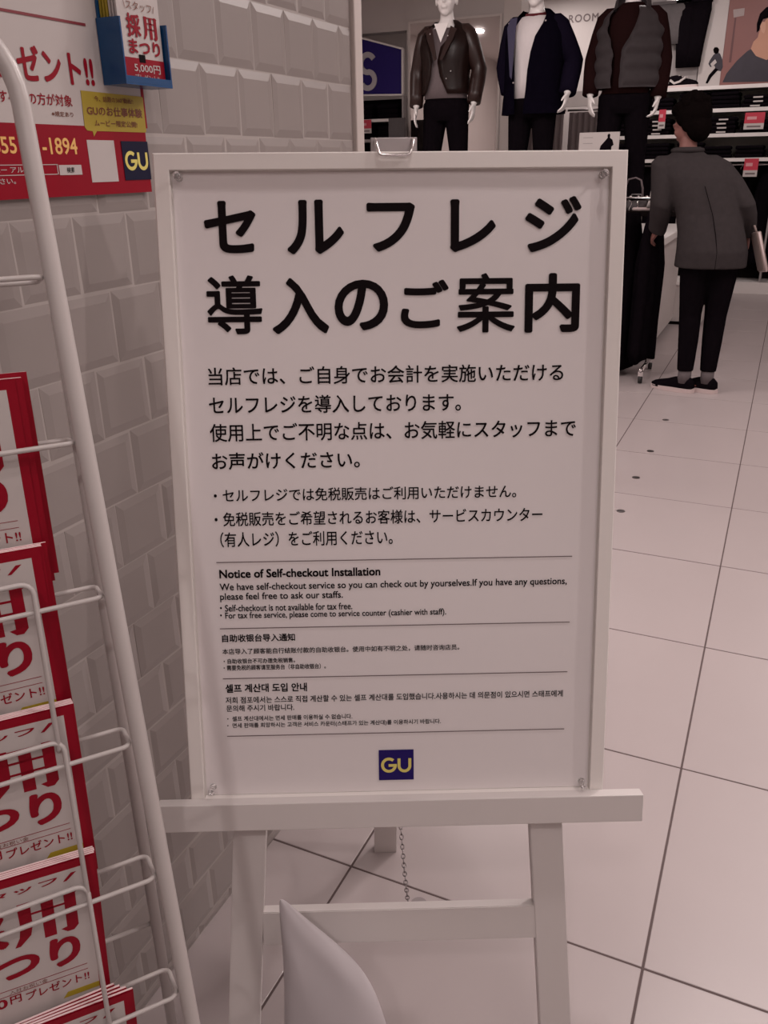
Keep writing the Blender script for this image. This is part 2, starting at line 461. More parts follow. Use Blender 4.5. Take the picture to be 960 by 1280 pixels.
# poster sheet: a real sheet that curls a little at its top edge and bottom corners
bm = bmesh.new(); NX, NY = 36, 50
pu0, pu1, pv0, pv1 = -.2785, .2785, -.001, .8565
grid = []
for j in range(NY+1):
    row = []
    for i in range(NX+1):
        u = pu0+(pu1-pu0)*i/NX; v = pv0+(pv1-pv0)*j/NY
        w = -.0098
        tv = max(0, (v-.80)/.056)
        w += .0000*tv
        w += .0009*math.sin(3.1*u*6+1.2)*math.sin(v*9)*(.2+.8*max(0, v-.3))*.6
        row.append(bm.verts.new((u, v, w)))
    grid.append(row)
for j in range(NY):
    for i in range(NX): bm.faces.new((grid[j][i], grid[j][i+1], grid[j+1][i+1], grid[j+1][i]))
poster = obj('poster', bm, PAPER, board, True)
PF = ((0, 0, -.0098), (1, 0, 0), (0, 1, 0), (0, 0, 1))
LIFT = .0011
def ptext(s, x0, x1, yt, yb, bold=0.0, space=1.0, dy=0.0, res=3):
    """ink box from the left end; dy = extra image rise of the right end handled by the board's own tilt"""
    ul, vt = bloc(x0, yt, -.0098); _, vb = bloc(x0, yb, -.0098); ur, _ = bloc(x1, yb-dy, -.0098)
    return text_fit(s, (ul, vb, ur, vt), PF, INK, poster, LIFT, bold, space, res=res)
HB = .027
for ch, q in (('セ', (253.6, 321.4, 251.4, 317)), ('ル', (357.3, 430.6, 250, 318.3)), ('フ', (458, 519, 253.5, 315)), ('レ', (562.7, 619.3, 249.3, 315.5)),
              ('ジ', (656.7, 725, 245.5, 315.5)), ('導', (257, 329.5, 344.6, 418.4)), ('入', (338.5, 411.8, 347.6, 418)), ('の', (417.6, 485.5, 350, 413.5)),
              ('ご', (500.7, 560.7, 350, 410.7)), ('案', (571, 643.3, 341.7, 416)), ('内', (656.7, 723.3, 341.7, 416))):
    ptext(ch, *q, bold=.015 if ch in '導案' else HB, res=6)
MB = .013
for s, x0, x1, yt, yb, bo in (
    ('当店では、ご自身でお会計を実施いただける', 259.8, 703.5, 459.6, 482.0, MB),
    ('セルフレジを導入しております。', 260.8, 576, 495.4, 518, MB),
    ('使用上でご不明な点は、お気軽にスタッフまで', 261.9, 719, 530, 552.6, MB),
    ('お声がけください。', 264.5, 450, 566, 587.6, MB),
    ('・セルフレジでは免税販売はご利用いただけません。', 267, 645, 611.5, 628, MB),
    ('・免税販売をご希望されるお客様は、サービスカウンター', 268, 677.5, 640.5, 658.2, MB),
    ('（有人レジ）をご利用ください。', 275, 491, 665.2, 684.2, MB),
    ('Notice of Self-checkout Installation', 274, 475.5, 712, 722.8, .036),
    ('We have self-checkout service so you can check out by yourselves.If you have any questions,', 274.5, 707.9, 729.2, 740.6, .018),
    ('please feel free to ask our staffs.', 275, 428.8, 741.2, 752.5, .018),
    ('・Self-checkout is not available for tax free.', 275, 440.5, 756, 764.5, .018),
    ('・For tax free service, please come to service counter (cashier with staff).', 275, 557.6, 765.5, 775.5, .018),
    ('自助收银台导入通知', 277.5, 369, 793, 802.6, .022),
    ('本店导入了顾客能自行结账付款的自助收银台。使用中如有不明之处，请随时咨询店员。', 278, 574, 810.8, 818, .016),
    ('・自助收银台不可办理免税销售。', 279.5, 369, 823.4, 829.6, .02),
    ('・需要免税的顾客请至服务台（非自助收银台）。', 279.5, 407.5, 831.4, 838, .02),
    ('셀프 계산대 도입 안내', 281.7, 384, 855, 865.8, .026),
    ('저희 점포에서는 스스로 직접 계산할 수 있는 셀프 계산대를 도입했습니다.사용하시는 데 의문점이 있으시면 스태프에게', 282, 703, 871, 879.4, .018),
    ('문의해 주시기 바랍니다.', 283, 368, 881.4, 889.4, .018),
    ('・ 셀프 계산대에서는 면세 판매를 이용하실 수 없습니다.', 284, 440.5, 895.2, 901.4, .02),
    ('・ 면세 판매를 희망하시는 고객은 서비스 카운터(스태프가 있는 계산대)를 이용하시기 바랍니다.', 284, 551, 903.8, 910.8, .02)):
    ptext(s, x0, x1, yt, yb, bo)
for (xa, ya, xb, yb) in ((270.5, 702, 715, 696), (275, 784.5, 711.8, 778.5), (278.7, 847.5, 709, 840), (284, 918.7, 705, 912)):
    a, c = bloc(xa, ya, -.0098), bloc(xb, yb, -.0098); v = (a[1]+c[1])/2
    fpoly('printed_rule', [(a[0], v-.0006), (c[0], v-.0006), (c[0], v+.0006), (a[0], v+.0006)], PF, RULE, poster, .0003, LIFT-.0002)
def gu_logo(frame, u0, v0, w, h, parent, bg, fg, lift=LIFT, sx=1.0, name='logo'):
    lg = fpoly(name, [(u0, v0), (u0+w, v0), (u0+w, v0+h), (u0, v0+h)], frame, bg, parent, .0003, lift-.0002)
    O, U, V, N = [Vector(f) for f in frame]; fr = (O+N*(lift+.0003), U, V, N)
    # G: arc of ellipse + bar, U: two legs + arc
    bm = bmesh.new(); t = .058*w*1.0
    gx, gy, rx, ry = u0+.29*w, v0+.50*h, .185*w, .205*h
    st = .085*w
    stroke(bm, arc(gx, gy, rx, 48, 350, 30, ry)+[(gx+rx*.985, gy-.02*h)], st, .0002, fr)
    stroke(bm, [(gx+rx+st*.5, gy-.01*h), (gx-.01*w, gy-.01*h)], st*.95, .0003, fr)
    ux, uw = u0+.735*w, .155*w
    stroke(bm, [(ux-uw, v0+.715*h), (ux-uw, v0+.47*h)]+arc(ux, v0+.47*h, uw, 180, 360, 16, .175*h)+[(ux+uw, v0+.715*h)], st, .0002, fr)
    obj('logo_letters', bm, fg, parent)
    return lg
a, c = bloc(473.8, 974.8, -.0098), bloc(516.9, 936.3, -.0098)
gu_logo(PF, a[0], a[1], c[0]-a[0], c[1]-a[1], poster, BLUE, YEL)
# clear push studs
for x, y in ((-.2698, .8505), (.2698, .8497), (-.2685, .0120), (.2700, .0080)):
    b = bmesh.new()
    tube(b, [(x, y, -.0092), (x, y, -.0080), (x, y, -.003), (x, y, .003), (x, y, .0045), (x, y, .007), (x, y, .009)], [.0048, .0048, .0022, .0022, .0045, .0048, .003], 12)
    p = obj('push_stud', b, CLEAR, board, True)
    p['label'] = 'clear plastic push stud'

# easel ---------------------------------------------------------------
easel = thing('easel', 'white painted wooden easel holding the self-checkout notice board', 'easel', mw=BM)
def lbar(name, pa, pb, width, w0, w1, m, parent, endv=None):
    """bar in the board plane from pa to pb (u,v), width across, w0..w1 deep; ends cut horizontally"""
    bm = bmesh.new()
    d = Vector((pb[0]-pa[0], pb[1]-pa[1])); d.normalize()
    hw = width/2/abs(d.y) if abs(d.y) > .5 else width/2
    if abs(d.y) > .5: pts = [(pa[0]-hw, pa[1]), (pa[0]+hw, pa[1]), (pb[0]+hw, pb[1]), (pb[0]-hw, pb[1])]
    else: pts = [(pa[0], pa[1]-hw), (pb[0], pb[1]-hw), (pb[0], pb[1]+hw), (pa[0], pa[1]+hw)]
    prism(bm, pts, w1-w0, ((0, 0, w0), (1, 0, 0), (0, 1, 0), (0, 0, 1)))
    bmesh.ops.bevel(bm, geom=bm.edges[:], offset=.0012, segments=2, affect='EDGES')
    return obj(name, bm, m, parent)
vfl = -(BO.z-.001)/BU.z-.004
def leg_u(v, side): return side*(.2225+(-.0717-v)*.0665) if side > 0 else -(.2212+(-.0717-v)*.0680)
VT = .875
for s in (-1, 1):
    # floor contact: v where the leg centre meets z=0 given the little roll
    vb = -(BO.z+BR.z*leg_u(-.54, s)+BN.z*-.03)/BU.z+.0005
    lbar('front_leg', (leg_u(vb, s), vb), (leg_u(VT, s), VT), .0485, -.0405, -.0205, WWOOD, easel)
lbar('crossbar', (-.2080, -.2325), (.2135, -.2325), .056, -.0400, -.0215, WWOOD, easel)
lbar('top_rail', (-.150, .800), (.150, .800), .050, -.0600, -.0410, WWOOD, easel)
# ledge: front lip + shelf under the board
bm = bmesh.new(); bx(bm, -.3445, .3535, -.0425, -.0008, .0006, .0196, .0012)
led = obj('ledge', bm, LEDGE, easel)
box('ledge_shelf', -.3445, .3535, -.0425, -.0212, -.0203, .0004, LEDGE, easel, .001)
# rear leg, in world coordinates brought into the easel's frame
BMi = BM.inverted()
foot = Vector((.2325, 1.256, 0)); topc = BM @ Vector((-.005, .80, -.075))
d = (topc-foot).normalized(); sd = Vector((math.cos(yaw), math.sin(yaw), 0)); nn = sd.cross(d).normalized()
bm = bmesh.new(); vs = []
for c, z in ((foot, 0), (topc, None)):
    for a_, b_ in ((-1, -1), (1, -1), (1, 1), (-1, 1)):
        p = c+sd*a_*.0235+nn*b_*.010
        if z is not None: p = p-d*(p.z/d.z)+Vector((0, 0, .0003))
        vs.append(bm.verts.new(BMi @ p))
for f in ((0, 1, 2, 3), (4, 5, 6, 7), (0, 1, 5, 4), (1, 2, 6, 5), (2, 3, 7, 6), (3, 0, 4, 7)): bm.faces.new([vs[i] for i in f])
obj('rear_leg', bm, WWOOD, easel)
# chain from rear leg to the crossbar
ch_a = BMi @ (foot+d*.33-nn*.012+sd*.020); ch_b = Vector((.016, -.215, -.042))
ch_w = [BM @ ch_a, BM @ ch_b]
bm = bmesh.new(); NL = 34
prev = None
for i in range(NL):
    t = (i+.5)/NL
    p = ch_w[0].lerp(ch_w[1], t)-Vector((0, 0, .10*4*t*(1-t)*.55))
    t2 = (i+1.0)/NL
    q = ch_w[0].lerp(ch_w[1], t2)-Vector((0, 0, .10*4*t2*(1-t2)*.55))
    tn = (q-p).normalized(); sv = sd if i % 2 else sd.cross(tn).normalized()
    hl, hw = .0070, .0032
    ring = [BMi @ (p+tn*hl*math.cos(a*PI/5)+sv*hw*math.sin(a*PI/5)) for a in range(10)]
    tube(bm, ring, .0009, 5, closed=True)
o = obj('chain', bm, STEEL, easel, True)
# chrome clip on the top of the board
bm = bmesh.new()
cu, cv = .0035, .8795
pth = [(-.024, .018, -.022), (-.024, .0165, -.012), (-.0238, .012, -.002), (-.022, .003, .0035), (-.0195, -.0045, .0042), (-.0155, -.0065, .0042), (0, -.0068, .0042),
       (.0155, -.0065, .0042), (.0195, -.0045, .0042), (.022, .003, .0035), (.0238, .012, -.002), (.024, .0165, -.012), (.024, .018, -.022)]
tube(bm, [(cu+p[0], cv+p[1], p[2]) for p in pth], .0019, 10)
cl = obj('wire_clip', bm, CHROME, easel, True); cl['label'] = 'chrome wire clip'
bm = bmesh.new(); bx(bm, cu-.030, cu+.030, .845, .900, -.026, -.0212, .001); obj('clip_plate', bm, STEEL, easel)

# ================================================================== BROCHURE RACK
RA = math.radians(38); RL = math.radians(11.5)
RE = Vector((math.sin(RA), math.cos(RA), 0)); _rn = Vector((math.cos(RA), -math.sin(RA), 0))
RU = Vector((0, 0, 1))*math.cos(RL)-_rn*math.sin(RL); RN = RE.cross(RU)
T0 = Vector((.4306, .4132, 0))
RM = Matrix(((RE.x, RU.x, RN.x, T0.x), (RE.y, RU.y, RN.y, T0.y), (RE.z, RU.z, RN.z, 0), (0, 0, 0, 1)))
# rack frame: local x along the rack (right tube near 0), y up the leaning tubes, z out to the customer
rack = thing('brochure_rack', 'white tubular wire rack holding red-bordered recruitment leaflets by the tiled wall', 'rack', mw=RM)
TX = .0112; RW = .262; TR = .0082
ya = 1.455
pts = [(TX, .012, 0)]+[(TX, z, 0) for z in (.3, .6, .9, 1.2, ya)]
pts += [(TX-.09+.09*math.cos(k*PI/20), ya+.09*math.sin(k*PI/20), 0) for k in range(1, 11)]
pts += [(-RW+.09-.09*math.sin(k*PI/20), ya+.09*math.cos(k*PI/20), 0) for k in range(0, 10)]
pts += [(-RW, z, 0) for z in (ya, 1.2, .9, .6, .3, .012)]
bm = bmesh.new(); tube(bm, pts, TR, 18); obj('tube_frame', bm, RACKW, rack, True)
GRUB = mat('grey_rubber', (.2, .19, .19), .8, noise=.1)
ca, sa = math.cos(RL), math.sin(RL)
for x in (TX, -RW):
    # rear leg: from behind the tube high up down to the floor at the back
    # floor point in rack frame: world z = y*ca + z*sa = 0
    zb = -.30; yb = -zb*sa/ca+.014
    bm = bmesh.new(); tube(bm, [(x, 1.28, -.0180), (x, 1.20, -.034), (x, yb, zb)], .0070, 14)
    obj('rear_leg', bm, RACKW, rack, True)
    bm = bmesh.new(); tube(bm, [(x, .004, 0), (x, .034, 0)], .0125, 16); obj('foot_cap', bm, GRUB, rack)
bm = bmesh.new(); tube(bm, [(-RW, .50, -.205), (TX-.006, .50, -.205)], .0030, 10); tube(bm, [(TX-.006, .50, -.205), (TX-.001, .508, -.205)], .0030, 8)
obj('rear_brace', bm, RACKW, rack, True)
LOOPZ = [1.3107, 1.160, 1.0085, .850, .697, .551, .40, .25]
WR = .0025
for z in LOOPZ:
    p = []
    xr, xl, zf, zb = .0010, -RW+TR+.001, .004, -.044
    def corner(cx, cz, a0, a1, r=.009): return [(cx+r*math.cos(math.radians(a)), z, cz+r*math.sin(math.radians(a))) for a in np.linspace(a0, a1, 6)]
    p += corner(xr-.009, zf-.009, 90, 0)+corner(xr-.009, zb+.009, 0, -90)+corner(xl+.009, zb+.009, -90, -180)+corner(xl+.009, zf-.009, 180, 90)
    bm = bmesh.new(); tube(bm, p, WR, 8, closed=True)
    obj('wire_loop', bm, RACKW, rack, True)
# leaflets: stacks of sheets; tops and right edges measured in the rack's frame
TOPS = [(-.0311, 1.2248, 1.3), (-.0434, 1.0687, 1.2), (-.0434, .9081, 2.2), (-.0515, .7458, 3.6), (-.0420, .5770, 3.0)]
LW, LH = .168, .200
for ti, (sx, zt, rr) in enumerate(TOPS):
    if ti >= 1:
        xl_, xr_ = -.205, [-.055, -.0585, -.0600, -.0655, -.0600][ti]
        zc = zt-[0, .031, .031, .026, .03][ti]; b0 = zt-LH-.004; r = .011; zz = .0062
        p = [(xl_, b0, -.0395), (xl_, b0, zz-.006), (xl_, b0+.005, zz), (xl_, zc-r, zz)]
        p += [(xl_+r-r*math.cos(a), zc-r+r*math.sin(a), zz) for a in (.4, .8, 1.2, 1.57)]
        p += [(xr_-r+r*math.cos(a), zc-r+r*math.sin(a), zz) for a in (1.57, 1.2, .8, .4)]
        p += [(xr_, zc-r, zz), (xr_-.006, b0+.005, zz), (xr_-.006, b0, zz-.006), (xr_-.006, b0, -.0395)]
        bm = bmesh.new(); tube(bm, p, .0025, 8); obj('pocket_wire', bm, RACKW, rack, True)
    bm = bmesh.new(); tube(bm, [(-.210, zt-LH-.0045, -.0395), (-.055, zt-LH-.0045, -.0395)], .002, 6); obj('pocket_floor_wire', bm, RACKW, rack, True)
def kanji_you(bm, u, v, w, h, frame, d=.0002):
    """heavy ming-style glyph"""
    P = lambda pts: prism(bm, [(u+a*w, v+b*h) for a, b in pts], d, frame)
    P([(.10, .98), (.29, .98), (.29, .42), (.25, .20), (.08, 0), (.0, 0), (.08, .2), (.11, .45)])
    P([(.44, .92), (.62, .92), (.62, .02), (.44, .02)])
    P([(.78, .98), (.90, .98), (1.0, .92), (.955, .88), (.955, .10), (.88, .0), (.78, .0), (.69, .10), (.78, .12)])
    for y in (.91, .665, .42): P([(.28, y), (.79, y), (.79, y+.045), (.28, y+.045)])
RTILT = math.radians(8)
def leaf_m(sx, zt, w, roll):
    """matrix with origin at the sheet's top right corner, x to the right, y up, leaning forward to the front wire"""
    return RM @ Matrix.Translation((sx, zt, w)) @ Matrix.Rotation(RTILT, 4, 'X') @ Matrix.Rotation(-math.radians(roll), 4, 'Z')
BD = .0085
LG = 'recruitment leaflets in the wire rack'
TIER = ['topmost', 'second', 'third', 'fourth', 'lowest visible']
def leaflet_base(label, M, st=False):
    t = thing('leaflet', label, 'leaflet', mw=M, group=LG)
    obj('sheet', bx(bmesh.new(), -LW, 0, -LH, 0, -.0003, 0), RED, t)
    if st: obj('sheet_stack', bx(bmesh.new(), -LW+.0015, -.0004, -LH+.001, -.0002, -.0030, -.0004), PINKP, t)
    c = fpoly('white_panel', [(-LW+BD, -LH+.004), (-BD, -LH+.004), (-BD, -BD), (-LW+BD, -BD)], LF, WPAP, t, .0002, 0)
    return t, c
def art(c):
    f = ((0, 0, .0003), (1, 0, 0), (0, 1, 0), (0, 0, 1))
    o = .0015
    text_fit('スタッフ', (-.1255, -.0200, -.0360, -.0125), f, RED, c, bold=.022)
    fpoly('accent_stroke', [(-.0312, -.0213), (-.0278, -.0213), (-.0180, -.0130), (-.0230, -.0130)], f, RED, c)
    fpoly('accent_stroke', [(-.1375, -.0213), (-.1341, -.0213), (-.1423, -.0130), (-.1473, -.0130)], f, RED, c)
    text_fit('採', (-.1500, -.0825, -.0870, -.0315), f, RED, c, bold=.05, res=5)
    bm = bmesh.new(); kanji_you(bm, -.0825, -.0830, .0640, .0515, f); obj('lettering', bm, RED, c)
    text_fit('まつ', (-.1530, -.1215, -.0620, -.0890), f, RED, c, bold=.04, res=5)
    text_fit('り', (-.0525, -.1245, -.0225, -.0870), f, RED, c, bold=.045, res=5)
    for y in (-.1316, -.1384): fpoly('printed_rule', [(-.150, y-.0002), (-.018, y-.0002), (-.018, y+.0002), (-.150, y+.0002)], f, RED, c)
    text_fit('入社お祝い金', (-.0940, -.1374, -.0575, -.1326), f, BROWN, c, bold=.0)
    text_fit('5,000', (-.1450, -.1535, -.0970, -.1400), f, RED, c, bold=.03)
    text_fit('円', (-.0945, -.1500, -.0838, -.1400), f, RED, c, bold=.02)
    text_fit('プレゼント!!', (-.0795, -.1520, -.0175, -.1410), f, RED, c, bold=.015)
    fpoly('yellow_band', [(-.0450, -.1665), (-.0085, -.1665), (-.0085, -.1600), (-.0400, -.1600)], f, BYEL, c)
ORD = ['second', 'third', 'fourth', 'fifth', 'sixth', 'seventh']
for ti, (sx, zt, rr) in enumerate(TOPS):
    t, c = leaflet_base(f'front red-bordered recruitment leaflet of the {TIER[ti]} rack tier', leaf_m(sx-(.0065 if ti in (0,) else .002), zt-.001, -.0005, rr)); art(c)
    nb = 4
    for k in range(nb):
        dx = rnd.uniform(-.0006, .0006)+(.0055 if k == nb-1 and ti in (0, 1) else 0)+(-.0055*k if ti == 4 else 0)
        dz = .0003*k+(.004 if k == nb-1 and ti == 0 else 0)
        if ti == 4: dz += .002*k
        leaflet_base(f'{ORD[k]} red-edged leaflet from the front in the {TIER[ti]} rack tier', leaf_m(sx+dx, zt+dz, -.0018-.0031*k, rr+(-1.0*k if ti == 4 else rnd.uniform(-.12, .12))), True)

# ================================================================== WALL POSTER (recruitment)
def wl_(x, y, X=.003):
    P = at_x(x, y, X); return float(P[1]), float(P[2])
WPX = .0016
rp = thing('recruitment_poster', 'large white and red staff recruitment poster stuck on the tiled wall', 'poster', (WPX, 0, 0))
WF = ((0, 0, 0), (0, 1, 0), (0, 0, 1), (1, 0, 0))
y_r = wl_(190.5, 240)[0]; z_b = wl_(190, 240)[1]; z_t = 1.98; y_l = .30
z_b = (wl_(190, 240)[1]+wl_(0, 250)[1])/2
sheet = box('poster_sheet', 0, .0006, y_l, y_r, z_b, z_t, WPAP, rp)
z_red = (wl_(0, 151)[1]+wl_(107, 159)[1])/2
ys_l = wl_(177, 113)[0]
fpoly('red_field', [(y_l, z_b), (y_r, z_b), (y_r, z_red), (y_l, z_red)], WF, RED, rp, .0003, .0006)
fpoly('red_border', [(ys_l+.004, z_red), (y_r, z_red), (y_r, z_t), (ys_l+.004, z_t)], WF, RED, rp, .0003, .0006)
WF2 = ((.0010, 0, 0), (0, 1, 0), (0, 0, 1), (1, 0, 0))
def wtext(s, x0, x1, yt0, yb0, m, bold=.01, space=1.0, parent=None, shear=True, lift=.0002):
    """x0..x1, top/bottom of ink at the left end, in the picture"""
    u0, v1 = wl_(x0, yt0); _, v0 = wl_(x0, yb0); u1, _ = wl_(x1, yb0)
    return text_fit(s, (u0, v0, u1, v1), WF2, m, rp, lift, bold, space)
wtext('プレゼント!!', -46, 117.5, 44, 93, RED, .03)
wtext('すべての方が対象', -3, 90.5, 111.5, 127.5, RED, .012)
wtext('※規定あり', 64.5, 92, 138.6, 145.2, BROWN, .01)
wtext('-1894', 51, 98, 171.5, 193, OYEL, .016)
wtext('655', -12, 22.3, 170, 192, OYEL, .016)
wtext('0120-', -72, -14, 170, 192, OYEL, .016)
fpoly('search_box_outline', [(y_l, wl_(0, 206)[1]), (wl_(72.5, 206)[0], wl_(0, 206)[1]), (wl_(72.5, 206)[0], wl_(0, 207.0)[1]), (y_l, wl_(0, 207.0)[1])], WF2, WPAP, rp)
fpoly('search_box_outline', [(y_l, wl_(0, 219)[1]), (wl_(72.5, 206)[0], wl_(0, 219)[1]), (wl_(72.5, 206)[0], wl_(0, 220)[1]), (y_l, wl_(0, 220)[1])], WF2, WPAP, rp)
yy = wl_(72, 212)[0]
fpoly('search_box_outline', [(yy, wl_(0, 220)[1]), (yy+.0012, wl_(0, 220)[1]), (yy+.0012, wl_(0, 206)[1]), (yy, wl_(0, 206)[1])], WF2, WPAP, rp)
wtext('ジーユー アルバイト', -28, 55, 209, 217, WPAP, .008)
a = wl_(75.5, 219); c = wl_(101.5, 206)
fpoly('search_button', [(a[0], a[1]), (c[0], a[1]), (c[0], c[1]), (a[0], c[1])], WF2, WPAP, rp)
wtext('検索', 83, 93.5, 209, 216, INK, .006, lift=.0008)
wtext('検索してください。', -60, 21, 224.5, 233, WPAP, .008)
# slanting rule at top
p0, p1 = wl_(-4, 3), wl_(107, 31)
fpoly('printed_rule', [(p0[0], p1[1]-.0015), (p1[0], p1[1]-.0015), (p1[0], p1[1]+.0015), (p0[0], p1[1]+.0015)], WF2, mat('dull_red_ink', (.20, .02, .03), .5, noise=.1), rp)
# speech bubble
bub = [wl_(*q) for q in ((100.9, 112.9), (177, 121), (178.5, 122.5), (183, 164.5), (181.5, 165.7), (121.3, 163.8), (117.7, 170.8), (116.1, 164), (109, 163), (106.1, 158.6))]
fpoly('speech_bubble', bub[::-1], WF2, BYEL, rp)
wtext('今、話題の360°動画!!', 117, 166, 119.5, 126.5, BROWN, .012, lift=.0008)
wtext('GUのお仕事体験', 107.5, 177.5, 131.5, 143.8, BROWN, .02, lift=.0008)
wtext('ムービー限定公開!', 117.5, 171.5, 149.5, 157.5, BROWN, .012, lift=.0008)
# blank white card (code left out) and logo square
a = wl_(114.8, 228); c = wl_(143.2, 175.4)
q = [wl_(*p) for p in ((108.3, 174.8), (142.2, 175.6), (148.4, 226.5), (115.8, 228.3))]
yl_, yr_ = q[0][0], q[1][0]; zt_, zb_ = (q[0][1]+q[1][1])/2, (q[2][1]+q[3][1])/2
fpoly('white_card', [(yl_, zb_), (yr_, zb_), (yr_, zt_), (yl_, zt_)], WF2, WPAP, rp)
q = [wl_(*p) for p in ((150.9, 176.7), (183.8, 176.7), (186, 225), (157, 224.5))]
yl_, yr_ = q[0][0], q[1][0]; zt_, zb_ = (q[0][1]+q[1][1])/2, (q[2][1]+q[3][1])/2
gu_logo(WF2, yl_, zb_, yr_-yl_, zt_-zb_, rp, NAVYI, YEL, lift=.0006)

# leaflet holder on the wall, blue acrylic
hy0, hy1 = .943, 1.036; hz0, hzl, hx = 1.472, 1.547, .037
hold = thing('leaflet_holder', 'small blue acrylic leaflet holder fixed over the corner of the wall poster', 'holder', (.0030, 0, 0))
fr_h = ((0, 0, 0), (0, 1, 0), (0, 0, 1), (1, 0, 0))
box('side_panel', 0, hx, hy0, hy0+.0025, hz0, hzl, ACRYL, hold)
box('side_panel', 0, hx, hy1-.0025, hy1, hz0, hzl, ACRYL, hold)
box('back_panel', 0, .002, hy0+.0026, hy1-.0026, hz0, hzl+.02, ACRYL, hold)
box('bottom_panel', .0021, hx, hy0+.0026, hy1-.0026, hz0, hz0+.0025, ACRYL, hold)
box('front_lip', hx-.0022, hx, hy0+.0026, hy1-.0026, hz0+.0026, hz0+.010, ACRYL, hold)
# leaflets in the holder
for k in range(6):
    xk = .033-.0048*k; zt = 1.600-(.004 if k else 0)+.004*k
    t = thing('pamphlet', 'front small recruitment pamphlet in the blue wall holder' if k == 0 else
              f'{["","second","third","fourth","fifth","rearmost"][k]} pamphlet from the front in the blue wall holder', 'pamphlet', (xk, hy0+.006, hz0+.0030), 'pamphlets in the blue wall holder')
    w_, h_ = .0815, zt-hz0
    box('cover', -.0030, 0, 0, w_, 0, h_, WPAP if k < 3 else BYEL, t)
    if k == 0:
        f = ((.0002, 0, 0), (0, 1, 0), (0, 0, 1), (1, 0, 0))
        g2 = ((.0006, 0, 0), (0, 1, 0), (0, 0, 1), (1, 0, 0))
        fpoly('red_block', [(.0, .0), (w_, .0), (w_, .0290), (0, .0290)], f, RED, t)
        fpoly('red_badge', [(.042, .108), (.060, .108), (.060, h_-.001), (.042, h_-.001)], f, RED, t)
        text_fit('\\スタッフ/', (.012, .083, .072, .0930), g2, BROWN, t, bold=.0)
        text_fit('採', (.014, .0525, .041, .079), g2, RED, t, bold=.03)
        bm = bmesh.new(); kanji_you(bm, .046, .0525, .029, .0265, ((.0006, 0, 0), (0, 1, 0), (0, 0, 1), (1, 0, 0))); obj('lettering', bm, RED, t)
        text_fit('まつり', (.014, .0335, .076, .0505), g2, RED, t, bold=.03)
        fpoly('dark_badge', [(.032, .0245), (.044, .0245), (.044, .0335), (.032, .0335)], g2, INK, t)
        text_fit('5,000円', (.020, .0125, .072, .0230), g2, WPAP, t, bold=.01)
        text_fit('プレゼント!!', (.020, .0045, .068, .0105), g2, WPAP, t, bold=.01)

# ================================================================== WHITE BAG in front of the easel
bag_tip = Vector((.335, .702, .4330))
bd_ = Vector((math.cos(math.radians(28)), math.sin(math.radians(28)), 0)); bn_ = Vector((bd_.y, -bd_.x, 0))
bm = bmesh.new(); rings = []
for (z, ul, ur, th) in ((.0, -.022, .16, .075), (.10, -.016, .155, .08), (.20, -.008, .138, .07), (.265, -.004, .118, .055), (.310, -.002, .088, .042),
                        (.347, -.002, .058, .028), (.378, -.002, .032, .016), (.403, -.001, .013, .007), (.4120, .0, .004, .003)):
    rg = []
    for k in range(28):
        a = 2*PI*k/28
        cu_ = (ul+ur)/2; ru = (ur-ul)/2
        wob = .005*math.sin(3*a+z*22)+.003*math.sin(5*a-z*31)
        sc = min(1, (ur-ul)/.08)
        p = Vector((bag_tip.x, bag_tip.y, 0))+bd_*(cu_+(ru)*math.copysign(abs(math.cos(a))**.8, math.cos(a)))+bn_*((th+wob*sc)*.5*math.sin(a))
        rg.append(bm.verts.new((p.x, p.y, z)))
    for v in rg: v.co.z *= 1.10
    rings.append(rg)
for A, B in zip(rings, rings[1:]):
    for k in range(28): bm.faces.new((A[k], A[(k+1) % 28], B[(k+1) % 28], B[k]))
bm.faces.new(rings[0][::-1]); bm.faces.new(rings[-1])
o = obj('plastic_bag', bm, BAGM, None, True)
md = o.modifiers.new('sub', 'SUBSURF'); md.levels = 1; md.render_levels = 2
tag(o, 'white plastic bag with a pointed corner standing before the easel crossbar', 'bag')


# ================================================================== SHOP INTERIOR
def frm(Y, n=-1): return ((0, Y, 0), (1, 0, 0), (0, 0, 1), (0, n, 0))
def PX(x, y, Y):
    P = at_y(x, y, Y); return float(P[0]), float(P[2])
PLZ = .85
# ---- mirror panel
m0, m1 = PX(511, 100, MY), PX(626, 100, MY)
mt = PX(560, 23, MY)[1]
mir = thing('mirror', 'tall mirror panel behind the mannequin in the leather jacket', 'mirror', ((m0[0]+m1[0])/2, MY, 0))
hw = (m1[0]-m0[0])/2-.004
box('mirror_glass', -hw+.02, hw-.02, -.012, -.004, .06, mt-.02, MIRR, mir)
for x0, x1, z0, z1 in ((-hw, -hw+.02, .03, mt), (hw-.02, hw, .03, mt), (-hw+.02, hw-.02, mt-.02, mt), (-hw+.02, hw-.02, .03, .06)):
    box('frame_edge', x0, x1, -.02, 0, z0, z1, TRIM, mir)
tag(box('trim_3', m0[0]-.02, pa[0]-.001, MY+.001, MY+.2, 0, CEIL, PANELP), kind='structure')
